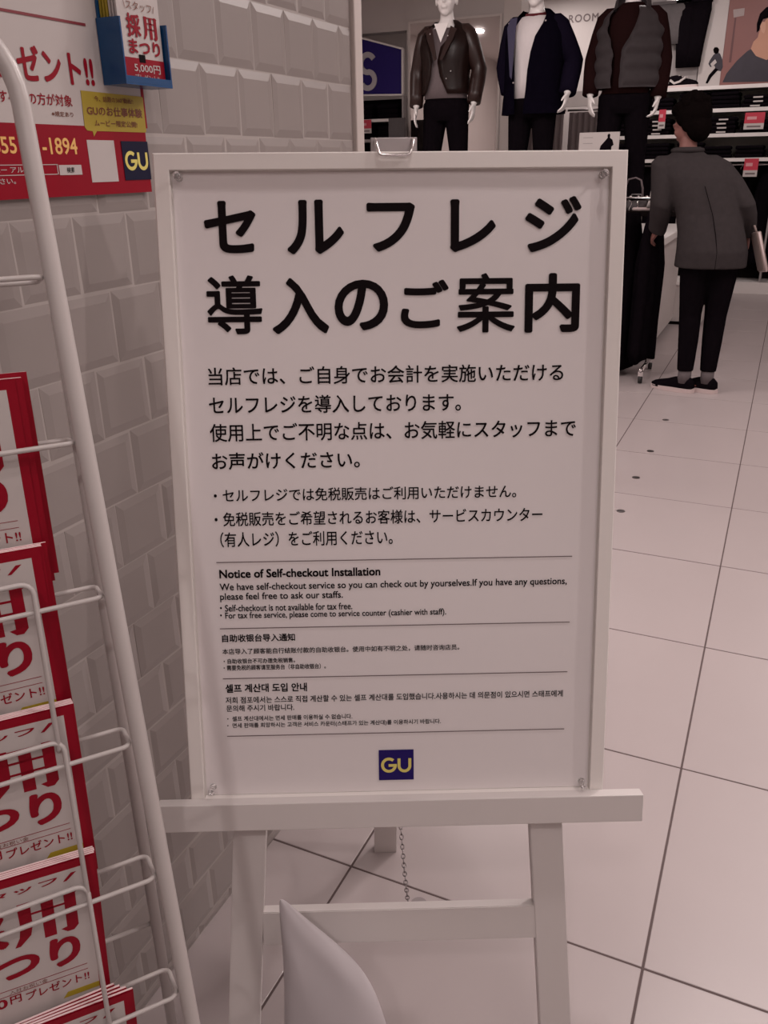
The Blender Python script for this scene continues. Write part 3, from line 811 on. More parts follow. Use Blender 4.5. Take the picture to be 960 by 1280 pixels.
# ---- partition with the dark shelf and the S sign, left of the mirror
s0, s1 = PX(448, 100, MY), PX(509, 100, MY)
tag(box('trim_4', s0[0]-1.3, s1[0]+.001, MY+.02, MY+.2, PX(480, 40, MY)[1], CEIL, PANELP), kind='structure')
sg = thing('hanging_sign', 'dark blue sign board with a large pale letter S beside the mirror', 'sign', (0, 0, 0))
q = [PX(*p, MY) for p in ((430, 120), (507, 119), (507, 62), (430, 42))]
FS = ((0, MY-.06, 0), (1, 0, 0), (0, 0, 1), (0, -1, 0))
obj('sign_panel', prism(bmesh.new(), q, -.03, FS), BLUE, sg)
bm = bmesh.new()
sc = PX(463.2, 90.5, MY); pxm = FPX/float((np.array((sc[0], MY, sc[1]))-CAM) @ FW)
w_, h_ = 22/pxm, 44/pxm
path = [(math.cos(math.radians(t_)), .47+.50*math.sin(math.radians(t_))) for t_ in range(30, 271, 12)]
path += [(math.cos(math.radians(t_)), -.47+.47*math.sin(math.radians(t_))) for t_ in range(78, -151, -12)]
path = [(x*w_*.42, z*h_*.44) for x, z in path]
stroke(bm, [(sc[0]+x, sc[1]+z) for x, z in path], 6.2/pxm, .012, ((0, MY-.061, 0), (1, 0, 0), (0, 0, 1), (0, -1, 0)))
obj('letter', bm, mat('pale_letter', (.42, .39, .42), .5, noise=.02), sg)
for A, B in ((q[0], q[1]), (q[2], q[3]), (q[1], q[2])):
    bm = bmesh.new(); stroke(bm, [A, B], .016, .04, ((0, MY-.05, 0), (1, 0, 0), (0, 0, 1), (0, -1, 0))); obj('frame_rail', bm, SHELFW, sg)
def garment_mesh(w, h, d, seedn, pleats=9):
    """hanging garment: pleated drape, thicker below"""
    r = random.Random(seedn); bm = bmesh.new(); rings = []
    ph = r.uniform(0, 6); N = 40
    for j in range(13):
        t = j/12; z = -h*t
        ww = w*(.62+.38*min(1, t*5))*(1+.05*math.sin(t*5+ph)); dd = d*(.5+.5*min(1, t*3))
        rg = []
        for k in range(N):
            a = 2*PI*k/N
            rip = 1+(.16*min(1, t*2.5))*math.sin(pleats*a+ph+t*1.5)
            zz = z+(0 if j < 12 else .02*math.sin(3*a+ph))
            rg.append(bm.verts.new((ww/2*math.copysign(abs(math.cos(a))**.7, math.cos(a))*(.94+.06*rip), dd/2*math.sin(a)*rip, zz)))
        rings.append(rg)
    for A, B in zip(rings, rings[1:]):
        for k in range(N): bm.faces.new((A[k], A[(k+1) % N], B[(k+1) % N], B[k]))
    bm.faces.new(rings[0][::-1]); bm.faces.new(rings[-1])
    return bm
def hook(bm, z=0.0):
    tube(bm, [(0, 0, z-.01), (0, 0, z+.03), (.012, 0, z+.045), (.018, 0, z+.06), (.010, 0, z+.074), (-.004, 0, z+.074)], .0022, 6)
    return bm
def hanging(name, label, cat, group, loc, w, h, d, m, seedn, rz=0.0):
    t = thing(name, label, cat, loc, group)
    t.rotation_euler = (0, 0, rz)
    obj('cloth', garment_mesh(w, h, d, seedn), m, t, True)
    obj('hanger_hook', hook(bmesh.new()), CHROME, t, True)
    return t
# shelf unit left of mirror
sx0, sx1 = s0[0]-.9, s1[0]
su = thing('wall_shelf', 'white-edged shelf rack under the blue S sign holding dark clothes', 'shelf', ((sx0+sx1)/2, MY, 0))
hx_ = (sx1-sx0)/2
zz_ = [PX(480, 149, MY)[1], PX(480, 174, MY)[1], .95, .55, .12]
box('back_panel', -hx_, hx_, .30, .32, 0, PX(480, 122, MY)[1], DARKB, su)
for x in (-hx_, hx_-.02): box('side_panel', x, x+.02, -.10, .2999, 0, PX(480, 122, MY)[1], PANELG, su)
for z in zz_: box('shelf_board', -hx_+.0202, hx_-.0202, -.10, .2998, z-.028, z, SHELFW if z == zz_[0] else PANELG, su)
nn_ = 0
for si, z in enumerate(zz_[:3]):
    top = (PX(480, 124, MY)[1] if si == 0 else zz_[si-1]-.03)
    for k in range(4):
        x = sx1-.20-.30*k
        for j in range(3):
            hgt = (top-z)/3.6
            b = bmesh.new(); bx(b, -.12, .12, -.02, .22, 0, hgt*.92, .012)
            o = obj('folded_garment', b, BLKCLOTH, None, True); o.location = (x, MY-.05, z+.0005+j*hgt*.925)
            tag(o, f'{["bottom","middle","top"][j]} black folded garment, {["first","second","third","fourth"][k]} pile from mirror, {["upper","middle","lower"][si]} S sign shelf', 'folded garment', 'folded garments under the S sign')
            nn_ += 1
def price_card(x0, y0, x1, y1, Y, label, m_top=TAGR, tilt=0):
    a, c = PX(x0, y1, Y), PX(x1, y0, Y)
    t = thing('price_card', label, 'price card', (a[0], Y, a[1]), 'red and white shop price cards')
    w, h = c[0]-a[0], c[1]-a[1]
    box('card', 0, w, 0, .004, 0, h, WPAP, t)
    f = ((0, 0, 0), (1, 0, 0), (0, 0, 1), (0, -1, 0))
    fpoly('red_field', [(0, h*.36), (w, h*.36), (w, h), (0, h)], f, m_top, t, .0008)
    fpoly('pale_strip', [(w*.12, h*.58), (w*.60, h*.58), (w*.60, h*.76), (w*.12, h*.76)], f, mat('pale_pink_ink', (.62, .28, .30), .5, noise=.1), t, .0008, .0009)
    fpoly('dark_strip', [(w*.15, h*.12), (w*.85, h*.12), (w*.85, h*.22), (w*.15, h*.22)], f, RULE, t, .0008)
    bx_ = bmesh.new(); bx(bx_, w*.45, w*.55, .0045, .016, h*.5, h*.9); obj('clip', bx_, CLEAR, t)
    return t
price_card(449.5, 149.5, 464, 167, MY-.1155, 'red and white price card on the shelf edge under the S sign')
# small framed grey card in front of the shelf under the S sign
a, c = PX(486, 186, MY-.30), PX(506, 147, MY-.30)
t = thing('display_card', 'grey upright display card standing right of the red card under the S sign', 'display card', (a[0], MY-.30, 0))
box('card_face', 0, c[0]-a[0], 0, .012, .9, c[1], GTROU, t)
box('stand', (c[0]-a[0])/2-.012, (c[0]-a[0])/2+.012, .013, .037, .022, c[1]-.05, STEEL, t)
box('base', -.05, c[0]-a[0]+.05, -.10, .15, 0, .0215, STEEL, t)

# ---- fitting area wall lettering, door and curtains (back wall)
fw = thing('wall_lettering', 'dark lettering on the pale back wall above the mannequins', 'lettering', (0, 0, 0))
FB = ((0, BY, 0), (1, 0, 0), (0, 0, 1), (0, -1, 0))
a, c = (PX(659, 25, BY)[0], PX(705, 29.5, BY)[1]), (PX(748, 25, BY)[0], PX(705, 19.5, BY)[1])
text_fit('FITTING ROOM', (a[0], a[1], c[0], c[1]), FB, RULE, fw, .006, bold=.02, space=1.15)
def ripple_panel(name, x0, x1, z0, z1, Y, m, parent, amp=.03, n=9):
    bm = bmesh.new(); N = n*8; A = []; B = []
    for k in range(N+1):
        x = x0+(x1-x0)*k/N; y = amp*math.sin(2*PI*n*k/N)
        A.append(bm.verts.new((x, Y+y, z0))); B.append(bm.verts.new((x, Y+y, z1)))
    for k in range(N): bm.faces.new((A[k], A[k+1], B[k+1], B[k]))
    bmesh.ops.solidify(bm, geom=bm.faces[:], thickness=.008)
    return obj(name, bm, m, parent, True)
cx0, cx1 = PX(694, 140, 10.1)[0], PX(737, 140, 10.1)[0]; cz = PX(715, 138, 10.1)[1]
cur = thing('fitting_curtain', 'pale pleated fitting cubicle curtain between the second and third mannequins', 'curtain', (0, 0, 0), 'fitting cubicle curtains')
ripple_panel('curtain_cloth', cx0-.35, cx0+.10, .05, cz-.02, 10.1, CURT, cur, n=7)
bm = bmesh.new(); tube(bm, [(cx0-.4, 10.1, cz), (cx0+.12, 10.1, cz)], .012, 8); obj('curtain_rail', bm, STEEL, cur, True)
cur = thing('fitting_curtain', 'pale pleated fitting cubicle curtain just left of the third mannequin', 'curtain', (0, 0, 0), 'fitting cubicle curtains')
ripple_panel('curtain_cloth', cx0+.16, cx1+.30, .05, cz-.02, 10.1, CURT, cur, n=8)
bm = bmesh.new(); tube(bm, [(cx0+.14, 10.1, cz), (cx1+.32, 10.1, cz)], .012, 8); obj('curtain_rail', bm, STEEL, cur, True)
tag(box('trim_5', cx0-1.2, cx0+.14, 10.0, 10.05, cz+.03, cz+.30, PANELP), kind='structure')
tag(box('trim_6', cx0+.141, cx1+.5, 10.0, 10.05, cz+.03, cz+.18, PANELP), kind='structure')
# small card with a seated figure printed on it, on the display platform
cY = 6.62
a, c = PX(723, 190, cY), PX(775, 164.5, cY)
w, h = c[0]-a[0], c[1]-a[1]
t = thing('display_card', 'white card with a printed dark figure between the second and third mannequins', 'display card', (a[0], cY, PLZ+.0125))
CZ = a[1]-PLZ-.0125
box('card', 0, w, 0, .01, CZ, CZ+h, WPAP, t); box('stand', w/2-.01, w/2+.01, .0105, .03, 0, CZ+.05, STEEL, t); box('base', w/2-.10, w/2+.10, -.05, .08, -.012, 0, STEEL, t)
f = ((0, 0, CZ), (1, 0, 0), (0, 0, 1), (0, -1, 0))
fpoly('printed_figure', [(w*.52, 0), (w*.55, h*.30), (w*.60, h*.42), (w*.68, h*.62), (w*.71, h*.70), (w*.70, h*.85), (w*.735, h*.92), (w*.77, h*.86), (w*.765, h*.70), (w*.83, h*.60), (w*.87, h*.34), (w*.82, h*.25), (w*.82, 0)], f, BLKCLOTH, t, .001)
for k in range(2): fpoly('printed_line', [(w*.10, h*(.72-.3*k)), (w*.34, h*(.72-.3*k)), (w*.34, h*(.75-.3*k)), (w*.10, h*(.75-.3*k))], f, PANELG, t, .001)

# ---- back wall display on the right
DY = 10.42
FD = ((0, DY, 0), (1, 0, 0), (0, 0, 1), (0, -1, 0))
shx0 = PX(800, 112, DY)[0]-.25; shx1 = 2.2
zS = [PX(880, y, 10.1)[1] for y in (108, 136.5, 167.5, 198)]
unit = thing('shelving_unit', 'long white wall shelving at the back stacked with folded dark clothes', 'shelving', (0, 0, 0))
box('back_panel', shx0, shx1, 10.46, 10.49, 0, 2.96, mat('shelf_back_panel', (.40, .38, .345), .6, noise=.03), unit)
for k, z in enumerate(zS): box('shelf_board', shx0, shx1, 10.06, 10.459, z-.035, z, SHELFW, unit)
box('plinth', shx0, shx1, 10.08, 10.459, .0, .12, SHELFW, unit)
box('plinth_gap', shx0, shx1, 10.10, 10.459, -.0005, .03, DARKB, unit)
for x in (shx0, -.30, .62, 1.5, shx1-.02): box('upright', x, x+.02, 10.08, 10.459, .1201, zS[0]-.0352, PANELG, unit)
box('lower_back_panel', shx0+.021, shx1-.021, 10.45, 10.4585, .121, zS[3]-.036, DARKB, unit)
# folded piles, every garment its own object
ORDN = ['bottom', 'second', 'third', 'fourth', 'fifth', 'sixth']
fold_bm = bmesh.new(); bx(fold_bm, -.135, .135, -.17, .17, 0, .038, .014)
for v in fold_bm.verts: v.co.z += .004*math.sin(v.co.x*18)*math.cos(v.co.y*9)*(1 if v.co.z > .02 else 0)
fme = bpy.data.meshes.new('folded_garment'); fold_bm.to_mesh(fme); fold_bm.free(); fme.materials.append(BLKCLOTH)
fme.polygons.foreach_set('use_smooth', [True]*len(fme.polygons))
tag_bm = bx(bmesh.new(), -.045, .045, -.1755, -.1725, .006, .020); tme = bpy.data.meshes.new('size_strip'); tag_bm.to_mesh(tme); tag_bm.free(); tme.materials.append(WPAP)
PILE = ['leftmost', 'second', 'third', 'fourth', 'fifth', 'sixth', 'seventh', 'eighth']
for si in range(3):
    z = zS[si+1]; gap = zS[si]-.035-z
    for k in range(8):
        x = shx0+.22+.315*k+rnd.uniform(-.02, .02)
        n = [4, 4, 4][si] if rnd.random() < .7 else 3
        for j in range(n):
            o = bpy.data.objects.new('folded_garment', fme); COL.objects.link(o)
            o.location = (x+rnd.uniform(-.012, .012), 10.245+rnd.uniform(-.006, .006), z+.0006+j*.0392)
            o.rotation_euler = (0, 0, rnd.uniform(-.05, .05))
            tag(o, f'black folded garment, {ORDN[j]} in the {PILE[k]} pile of the {["upper","middle","lower"][si]} back shelf', 'folded garment', 'folded garments on the back shelving')
            if (k+si) % 2 == 0 and si < 2:
                c_ = bpy.data.objects.new('size_strip', tme); COL.objects.link(c_); c_.parent = o
# garments hanging below the shelves
for k in range(9):
    x = -.62+.30*k
    hanging('hanging_garment', f'black garment hanging below the back shelves, {["leftmost","second from left","third from left","fourth from left","fifth from left","sixth from left","seventh from left","eighth from left","rightmost"][k]}', 'garment',
            'black garments hanging below the back shelves', (x, 10.26, zS[3]-.13), .27, .93, .20, BLKCLOTH, 50+k)
rl_ = thing('clothes_rail', 'chrome rail below the back shelves carrying hanging black garments', 'rail', (0, 10.26, zS[3]-.068))
bm = bmesh.new(); tube(bm, [(shx0+.02, 0, 0), (shx1-.02, 0, 0)], .010, 8); obj('rail_tube', bm, CHROME, rl_, True)
for x in (shx0+.1, .8, shx1-.1):
    bm = bmesh.new(); tube(bm, [(x, 0, .0), (x, 0, .0325)], .006, 8); obj('bracket', bm, CHROME, rl_, True)
# price cards on those shelves
price_card(929, 140, 957, 162, 10.046, 'red and white price card on the back shelf above the folded hand-bag side of the man')['label'] = 'large red and white price card at the right end of the middle back shelf'
price_card(928, 198, 949, 221, 10.046, 'red and white price card just right of the standing man, on the lowest back shelf')
price_card(822, 136.8, 833, 161, 10.046, 'narrow pinkish price card by the hand of the mannequin in the quilted vest')
# big portrait poster: flat print
def at_d(x, y): return PX(x, y, DY)
pz0, pz1 = at_d(930, 103)[1], 2.90
pxl, pxr = at_d(905, 60)[0], at_d(905, 60)[0]+1.25
ps = thing('portrait_poster', 'large poster of a man in dark cap and navy sweater above back shelves', 'poster', (0, 0, 0))
box('poster_sheet', pxl, pxr, DY+.001, DY+.02, zS[0]+.001, pz1, PBACK, ps)
P_ = lambda L: [at_d(*p) for p in L][::-1]
fpoly('printed_sweater', P_([(903, 103), (908, 92), (921, 76), (934, 64), (941, 60), (950, 68), (965, 72), (990, 74), (1010, 80), (1018, 101)]), FD, PNAVY, ps, .0008)
fpoly('printed_neck', P_([(938.5, 61), (942, 52), (947, 47), (949, 40), (953, 30), (960, 22), (972, 24), (984, 34), (985, 50), (975, 60), (968, 71), (958, 75), (945, 70)]), FD, SKINL, ps, .0008, .001)
fpoly('printed_cap', P_([(946, 41), (946, 30), (950, 17), (958, 9), (970, 6), (984, 12), (988, 26), (975, 30), (962, 22), (954, 24), (951, 30), (949, 38)]), FD, BLKCLOTH, ps, .0008, .002)
fpoly('printed_ear', P_([(950, 33), (953, 27), (957, 28), (957, 36), (955, 42), (952, 40)]), FD, mat('printed_ear_skin', (.60, .34, .24), .6, noise=.05), ps, .0008, .0022)
fpoly('printed_stand', P_([(918.5, 22), (920.5, 22), (914, 78), (911, 78)]), FD, mat('printed_dark_red', (.11, .035, .035), .5, noise=.1), ps, .0008)
fpoly('printed_plate', P_([(916.5, 12), (931, 10), (930, 19.5), (917, 22)]), FD, mat('printed_grey', (.34, .27, .26), .5, noise=.1), ps, .0008, .001)
# white side panel with the small seated figure
wp = thing('side_panel_poster', 'narrow white flat poster with a small seated man left of the portrait poster', 'poster', (0, 0, 0))
x0_, x1_ = at_d(876, 60)[0], pxl-.002
box('poster_sheet', x0_, x1_, DY+.001, DY+.02, zS[0]+.001, pz1, WPAP, wp)
fpoly('printed_jacket', P_([(891.5, 69), (896, 65), (900, 67), (903, 74), (903.5, 84), (901, 89), (895, 88), (893, 82), (888, 84), (885.5, 80), (887, 76)]), FD, PNAVY, wp, .0008)
fpoly('printed_head', P_([(892.5, 66), (891.5, 62), (893.5, 59), (897, 59), (899, 62), (898, 66), (895, 67.5)]), FD, HAIR, wp, .0008, .001)
fpoly('printed_leg', P_([(894, 85), (898, 87), (889, 97), (884.5, 104.5), (882, 104), (886, 94)]), FD, BLKCLOTH, wp, .0008, .001)
fpoly('printed_hand', P_([(888, 80), (894, 74), (896, 78), (890, 84)]), FD, WPAP, wp, .0008, .002)
# trouser display left of it
tb_ = thing('display_board', 'grey display bay with trousers hung above sneakers on the back wall', 'display board', (0, 0, 0))
x0_ = shx0+.02; x1_ = at_d(875, 60)[0]
box('board', x0_, x1_, DY+.001, DY+.02, zS[0]+.001, pz1, PANELG, tb_)
def trousers(label, cx, ztop, h, w, Y, m):
    t = thing('display_trousers', label, 'trousers', (cx, Y, ztop), 'trousers hung on the display board')
    bm = bmesh.new()
    for s in (-1, 1):
        loft(bm, [(s*w*.22, 0, 0, w*.28, .035), (s*w*.22, 0, -h*.12, w*.30, .045), (s*w*.20, 0, -h*.3, w*.28, .045), (s*w*.16, 0, -h*.65, w*.25, .035), (s*w*.14, 0, -h, w*.22, .03)], 16)
    obj('cloth', bm, m, t, True)
    bm = bmesh.new(); bx(bm, -w*.52, w*.52, -.04, .04, 0, .03, .004); obj('waistband', bm, m, t)
    bm = bmesh.new(); bx(bm, -.06, .06, -.012, .012, .031, .05); tube(bm, [(0, 0, .05), (0, 0, .09), (.0, .05, .10)], .004, 6); obj('hanger_clip', bm, CHROME, t)
    return t
a = at_d(871, 10); b_ = at_d(862, 82)
trousers('black trousers hung on the display board beside the narrow white poster', at_d(865, 40)[0], 2.84, 2.84-b_[1]+.02, .34, DY-.06, BLKCLOTH)
trousers('grey trousers hung on the display board beside the third mannequin', at_d(838, 40)[0], 2.84, 2.84-at_d(832, 70)[1]-.10, .38, DY-.06, GTROU)
# sneakers on the top shelf
def shoe_geo(L=.27, wd=.095):
    bm = bmesh.new()
    loftx = []
    for t, w, hh in ((0, .5, .055), (.08, .72, .075), (.25, .8, .08), (.45, .78, .070), (.62, .92, .052), (.8, 1.0, .04), (.93, .75, .03), (1.0, .35, .018)):
        loftx.append((t*L, w*wd/2, hh))
    rings = []
    for x, hwid, hh in loftx:
        rg = []
        for k in range(14):
            a = PI*k/13
            rg.append(bm.verts.new((x, hwid*math.cos(a), .018+hh*max(0, math.sin(a))**.8)))
        rings.append(rg)
    for A, B in zip(rings, rings[1:]):
        for k in range(13): bm.faces.new((A[k], A[k+1], B[k+1], B[k]))
        bm.faces.new((A[13], A[0], B[0], B[13]))
    bm.faces.new(rings[0]); bm.faces.new(rings[-1][::-1])
    return bm
def sole_geo(L=.28, wd=.104, h=.0185):
    bm = bmesh.new(); pts = []
    for k in range(28):
        a = 2*PI*k/28; x = L/2+math.cos(a)*L/2; y = math.sin(a)*wd/2*(.82+.18*(x/L))
        pts.append((L/2+math.copysign(abs(math.cos(a))**.75, math.cos(a))*L/2-.005, math.copysign(abs(math.sin(a))**.75, math.sin(a))*wd/2))
    prism(bm, pts, h, ((0, 0, 0), (1, 0, 0), (0, 1, 0), (0, 0, 1)))
    return bm
for k, (x, y) in enumerate(((834, 104), (848, 106))):
    c_ = PX(x, y, 10.22)
    t = thing('sneaker', ['black and white sneaker, left one on the shelf under the grey trousers', 'black and white sneaker, right one on the shelf under the black trousers'][k], 'shoe', (c_[0]-.10, 10.2, zS[0]+.001), 'display sneakers')
    t.rotation_euler = (0, 0, -.25 if k else .15); t.scale = (1.15, 1.15, 1.25)
    obj('upper', shoe_geo(), BLKCLOTH, t, True); obj('sole', sole_geo(), RUBB, t)
    bm = bmesh.new()
    for i in range(4): tube(bm, [(.10+.03*i, -.022, .093-.012*i), (.10+.03*i, .022, .093-.012*i)], .004, 6)
    obj('laces', bm, WPAP, t, True)
    bm = bmesh.new(); stroke(bm, [(.03, .06), (.07, .035), (.12, .045), (.17, .075)], .016, .06, ((0, -.048, 0), (1, 0, 0), (0, 0, 1), (0, 1, 0))); obj('side_stripe', bm, WPAP, t)

# ---- display platform, mannequins
pl = thing('display_platform', 'long white display platform carrying the three mannequins', 'platform', (0, 0, 0))
box('top_slab', -3.4, .05, 6.30, 7.95, PLZ-.05, PLZ, SHELFW, pl, .003)
box('body', -3.36, .01, 6.34, 7.91, .06, PLZ-.0502, PANELP, pl)
box('plinth', -3.30, -.05, 6.40, 7.85, 0, .0598, DARKB, pl)
bn = thing('low_bench', 'low white bench behind the legs of the man looking at clothes', 'bench', (0, 0, 0))
a = at_z(816, 425, 0)
box('seat_slab', a[0]-.02, a[0]+.32, a[1]+.75, a[1]+1.15, .345, .375, SHELFW, bn, .002)
box('body', a[0], a[0]+.30, a[1]+.77, a[1]+1.13, .03, .3448, PANELP, bn)
box('plinth', a[0]+.02, a[0]+.28, a[1]+.79, a[1]+1.11, 0, .0298, DARKB, bn)

def limb(bm, pts, rad): return tube(bm, pts, rad, 12)
def hand(bm, wrist, d, out, palm_n, sc=1.0, curl=.35, r=.0085):
    """wrist point, direction d of the hand, 'out' thumb side, palm normal"""
    w = Vector(wrist); d = Vector(d).normalized(); o = Vector(out); o = (o-d*o.dot(d)).normalized(); n = Vector(palm_n); n = (n-d*n.dot(d)-o*n.dot(o)).normalized()
    tube(bm, [w-d*.01, w+d*.02*sc, w+d*.055*sc, w+d*.088*sc], [(.022*sc, .018*sc), (.034*sc, .016*sc), (.040*sc, .014*sc), (.036*sc, .011*sc)], 12) if False else None
    secs = [(-.012, .024, .019), (.02, .032, .017), (.055, .040, .0145), (.088, .038, .011)]
    rings = []
    for t, a, b in secs:
        rings.append([bm.verts.new(w+d*t*sc+o*a*sc*math.cos(2*PI*k/12)+n*b*sc*math.sin(2*PI*k/12)) for k in range(12)])
    for A, B in zip(rings, rings[1:]):
        for k in range(12): bm.faces.new((A[k], A[(k+1) % 12], B[(k+1) % 12], B[k]))
    bm.faces.new(rings[0][::-1]); bm.faces.new(rings[-1])
    for i, (off, L) in enumerate(((.029, .074), (.010, .082), (-.010, .077), (-.028, .060))):
        b = w+d*.080*sc+o*off*sc; c = curl*(1+.12*i)
        p1 = b+(d*math.cos(c*.5)+n*math.sin(c*.5)+o*(.06*(1.5-i)))*L*.45*sc
        p2 = p1+(d*math.cos(c*1.2)+n*math.sin(c*1.2))*L*.32*sc
        p3 = p2+(d*math.cos(c*1.8)+n*math.sin(c*1.8))*L*.23*sc
        tube(bm, [b, p1, p2, p3], [r*sc*1.05, r*sc, r*sc*.92, r*sc*.7], 8)
    b = w+d*.022*sc+o*.028*sc
    p1 = b+(d*.75+o*.62+n*.25).normalized()*.036*sc; p2 = p1+(d*.92+o*.25+n*.3).normalized()*.030*sc
    tube(bm, [b-o*.01*sc, b, p1, p2], [.013*sc, .013*sc, r*1.15*sc, r*.8*sc], 8)
def head(bm, c, yawv, pitch=0.0, sc=1.0):
    """head centred at c; local -Y is the face direction, turned by yawv, nodding by pitch"""
    R = Matrix.Rotation(yawv, 3, 'Z') @ Matrix.Rotation(pitch, 3, 'X')
    def bl(p, r):
        res = bmesh.ops.create_uvsphere(bm, u_segments=20, v_segments=14, radius=1)
        for v in res['verts']: v.co = Vector(c)+R @ Vector((p[0]*sc+v.co.x*r[0]*sc, p[1]*sc+v.co.y*r[1]*sc, p[2]*sc+v.co.z*r[2]*sc))
    bl((0, .012, .028), (.074, .092, .088)); bl((0, -.020, -.030), (.060, .070, .078)); bl((0, -.048, -.082), (.034, .030, .028))
    bl((0, -.094, -.012), (.0125, .018, .026)); bl((0, -.085, -.050), (.024, .014, .006)); bl((0, -.084, -.062), (.021, .013, .0055))
    bl((0, -.078, .022), (.052, .016, .012))
    for s in (-1, 1):
        bl((s*.074, .012, -.010), (.010, .020, .030)); bl((s*.030, -.081, .004), (.013, .008, .007)); bl((s*.034, -.062, -.028), (.022, .02, .022))
def bend_fwd(bm):
    for v in bm.verts:
        dz = v.co.z-.90
        if dz > 0:
            d = min(dz, .60); v.co.y -= .18*d+.24*d*d; v.co.x += .10*d+.34*d*d; v.co.z -= .16*d*d
    return bm
def figure(base, facing, arms, legs=.11, headyaw=0.0, headpitch=0.0, H=1.84, toe=0.0, bend=False, headdrop=0.05, headsc=1.07):
    """one continuous body surface; returns mesh in local space. arms: two lists of shoulder-relative joints (elbow, wrist, hand dir)"""
    k = H/1.84; bm = bmesh.new()
    loft(bm, [(0, .01, .84, .155, .105), (0, .012, .93, .172, .118), (0, .008, 1.02, .155, .108), (0, .0, 1.12, .137, .098), (0, -.004, 1.24, .152, .108), (0, -.002, 1.36, .172, .112),
              (0, .008, 1.44, .155, .088), (0, .014, 1.495, .095, .062), (0, .014, 1.535, .056, .052), (0, .004, 1.60-headdrop*.6, .050, .050), (0, -.006, 1.66-headdrop, .048, .052)], 28)
    head(bm, (0, -.012, 1.725-headdrop), headyaw, headpitch, headsc)
    for s in (-1, 1):
        hx = .092; fx = legs
        limb(bm, [(s*hx, .01, .95), (s*hx, .008, .86), (s*(hx*.5+fx*.5), -.006, .50), (s*(hx*.4+fx*.6), .004, .42), (s*(fx*.95), .018, .30), (s*fx, .022, .12), (s*fx, .02, .06)],
             [.088, .085, .052, .048, .048, .036, .034])
        tr_ = lambda p: (s*fx+(p[0]-s*fx)*math.cos(toe)-(p[1]-.02)*math.sin(toe), .02+(p[0]-s*fx)*math.sin(toe)+(p[1]-.02)*math.cos(toe), p[2])
        limb(bm, [tr_(p) for p in ((s*fx, .045, .035), (s*fx, .0, .045), (s*fx, -.08, .032), (s*(fx+.005), -.145, .026), (s*(fx+.005), -.165, .024))], [(.03, .034), (.036, .04), (.028, .044), (.02, .046), (.014, .03)])
    for s, A in zip((-1, 1), arms):
        e, w, hd = Vector(A[0]), Vector(A[1]), Vector(A[2])
        sh = Vector((s*.172, .008, 1.430))
        limb(bm, [(s*.10, .01, 1.44), sh, sh.lerp(e, .5), e, e.lerp(w, .35), w], [.050, .050, .044, .038, .038, .026])
        hand(bm, w, hd, A[3], A[4], curl=A[5] if len(A) > 5 else .35)
    if bend: bend_fwd(bm)
    for v in bm.verts: v.co *= k
    return fuse(bm, .0062, 3)
def shell(bm, secs, off, gap1, seg=40, th=.008):
    """open-front garment shell: secs (cx, cy, z, rx, ry, half gap in degrees about -Y)"""
    rows = []
    for (cx, cy, z, rx, ry, g) in secs:
        row = []
        for k in range(seg+1):
            a = math.radians(-90+off+g+(360-2*g)*k/seg)
            row.append(bm.verts.new((cx+rx*math.copysign(abs(math.cos(a))**.88, math.cos(a)), cy+ry*math.copysign(abs(math.sin(a))**.88, math.sin(a)), z)))
        rows.append(row)
    fs = []
    for A, B in zip(rows, rows[1:]):
        for k in range(seg): fs.append(bm.faces.new((A[k], A[k+1], B[k+1], B[k])))
    bmesh.ops.solidify(bm, geom=fs, thickness=th)
    return bm
def sleeve(bm, s, e, w, r0=.074, r1=.058, r2=.050, upto=1.0):
    sh = Vector((s*.168, .008, 1.425)); e = Vector(e); w = Vector(w)
    pts = [Vector((s*.10, .008, 1.478)), Vector((s*.138, .008, 1.458)), sh, sh.lerp(e, .4), sh.lerp(e, .8), e, e.lerp(w, .3), e.lerp(w, .7), e.lerp(w, upto)]
    tube(bm, pts, [r0*.45, r0*.80, r0*.96, r0*.95, r1*1.05, r1, r1, r2*1.04, r2], 16)
def legs_cloth(fx=.11, r=.0, hem=.10, wz=1.02):
    bm = bmesh.new()
    loft(bm, [(0, .008, wz, .162, .116), (0, .012, .93, .182, .130), (0, .012, .86, .178, .122), (0, .01, .82, .15, .10)], 28)
    for s in (-1, 1):
        hx = .092
        limb(bm, [(s*hx, .01, .95), (s*hx, .008, .84), (s*(hx*.5+fx*.5), -.004, .50), (s*(hx*.3+fx*.7), .010, .35), (s*fx, .020, hem)], [.100+r, .098+r, .070+r, .066+r, .058+r])
    return fuse(bm, .009, 3)

def jacket(bm_secs, arms, r0=.078, r1=.062, r2=.054, upto=.97, off=0):
    bm = bmesh.new(); shell(bm, bm_secs, off, 0)
    for s, A in zip((-1, 1), arms): sleeve(bm, s, A[0], A[1], r0, r1, r2, upto)
    return bm
def place(t, loc, rz): t.location = loc; t.rotation_euler = (0, 0, rz)
MQY = 7.0
def man_x(x, y=60): return PX(x, y, MQY)[0]
dn = (0, 0, -1)
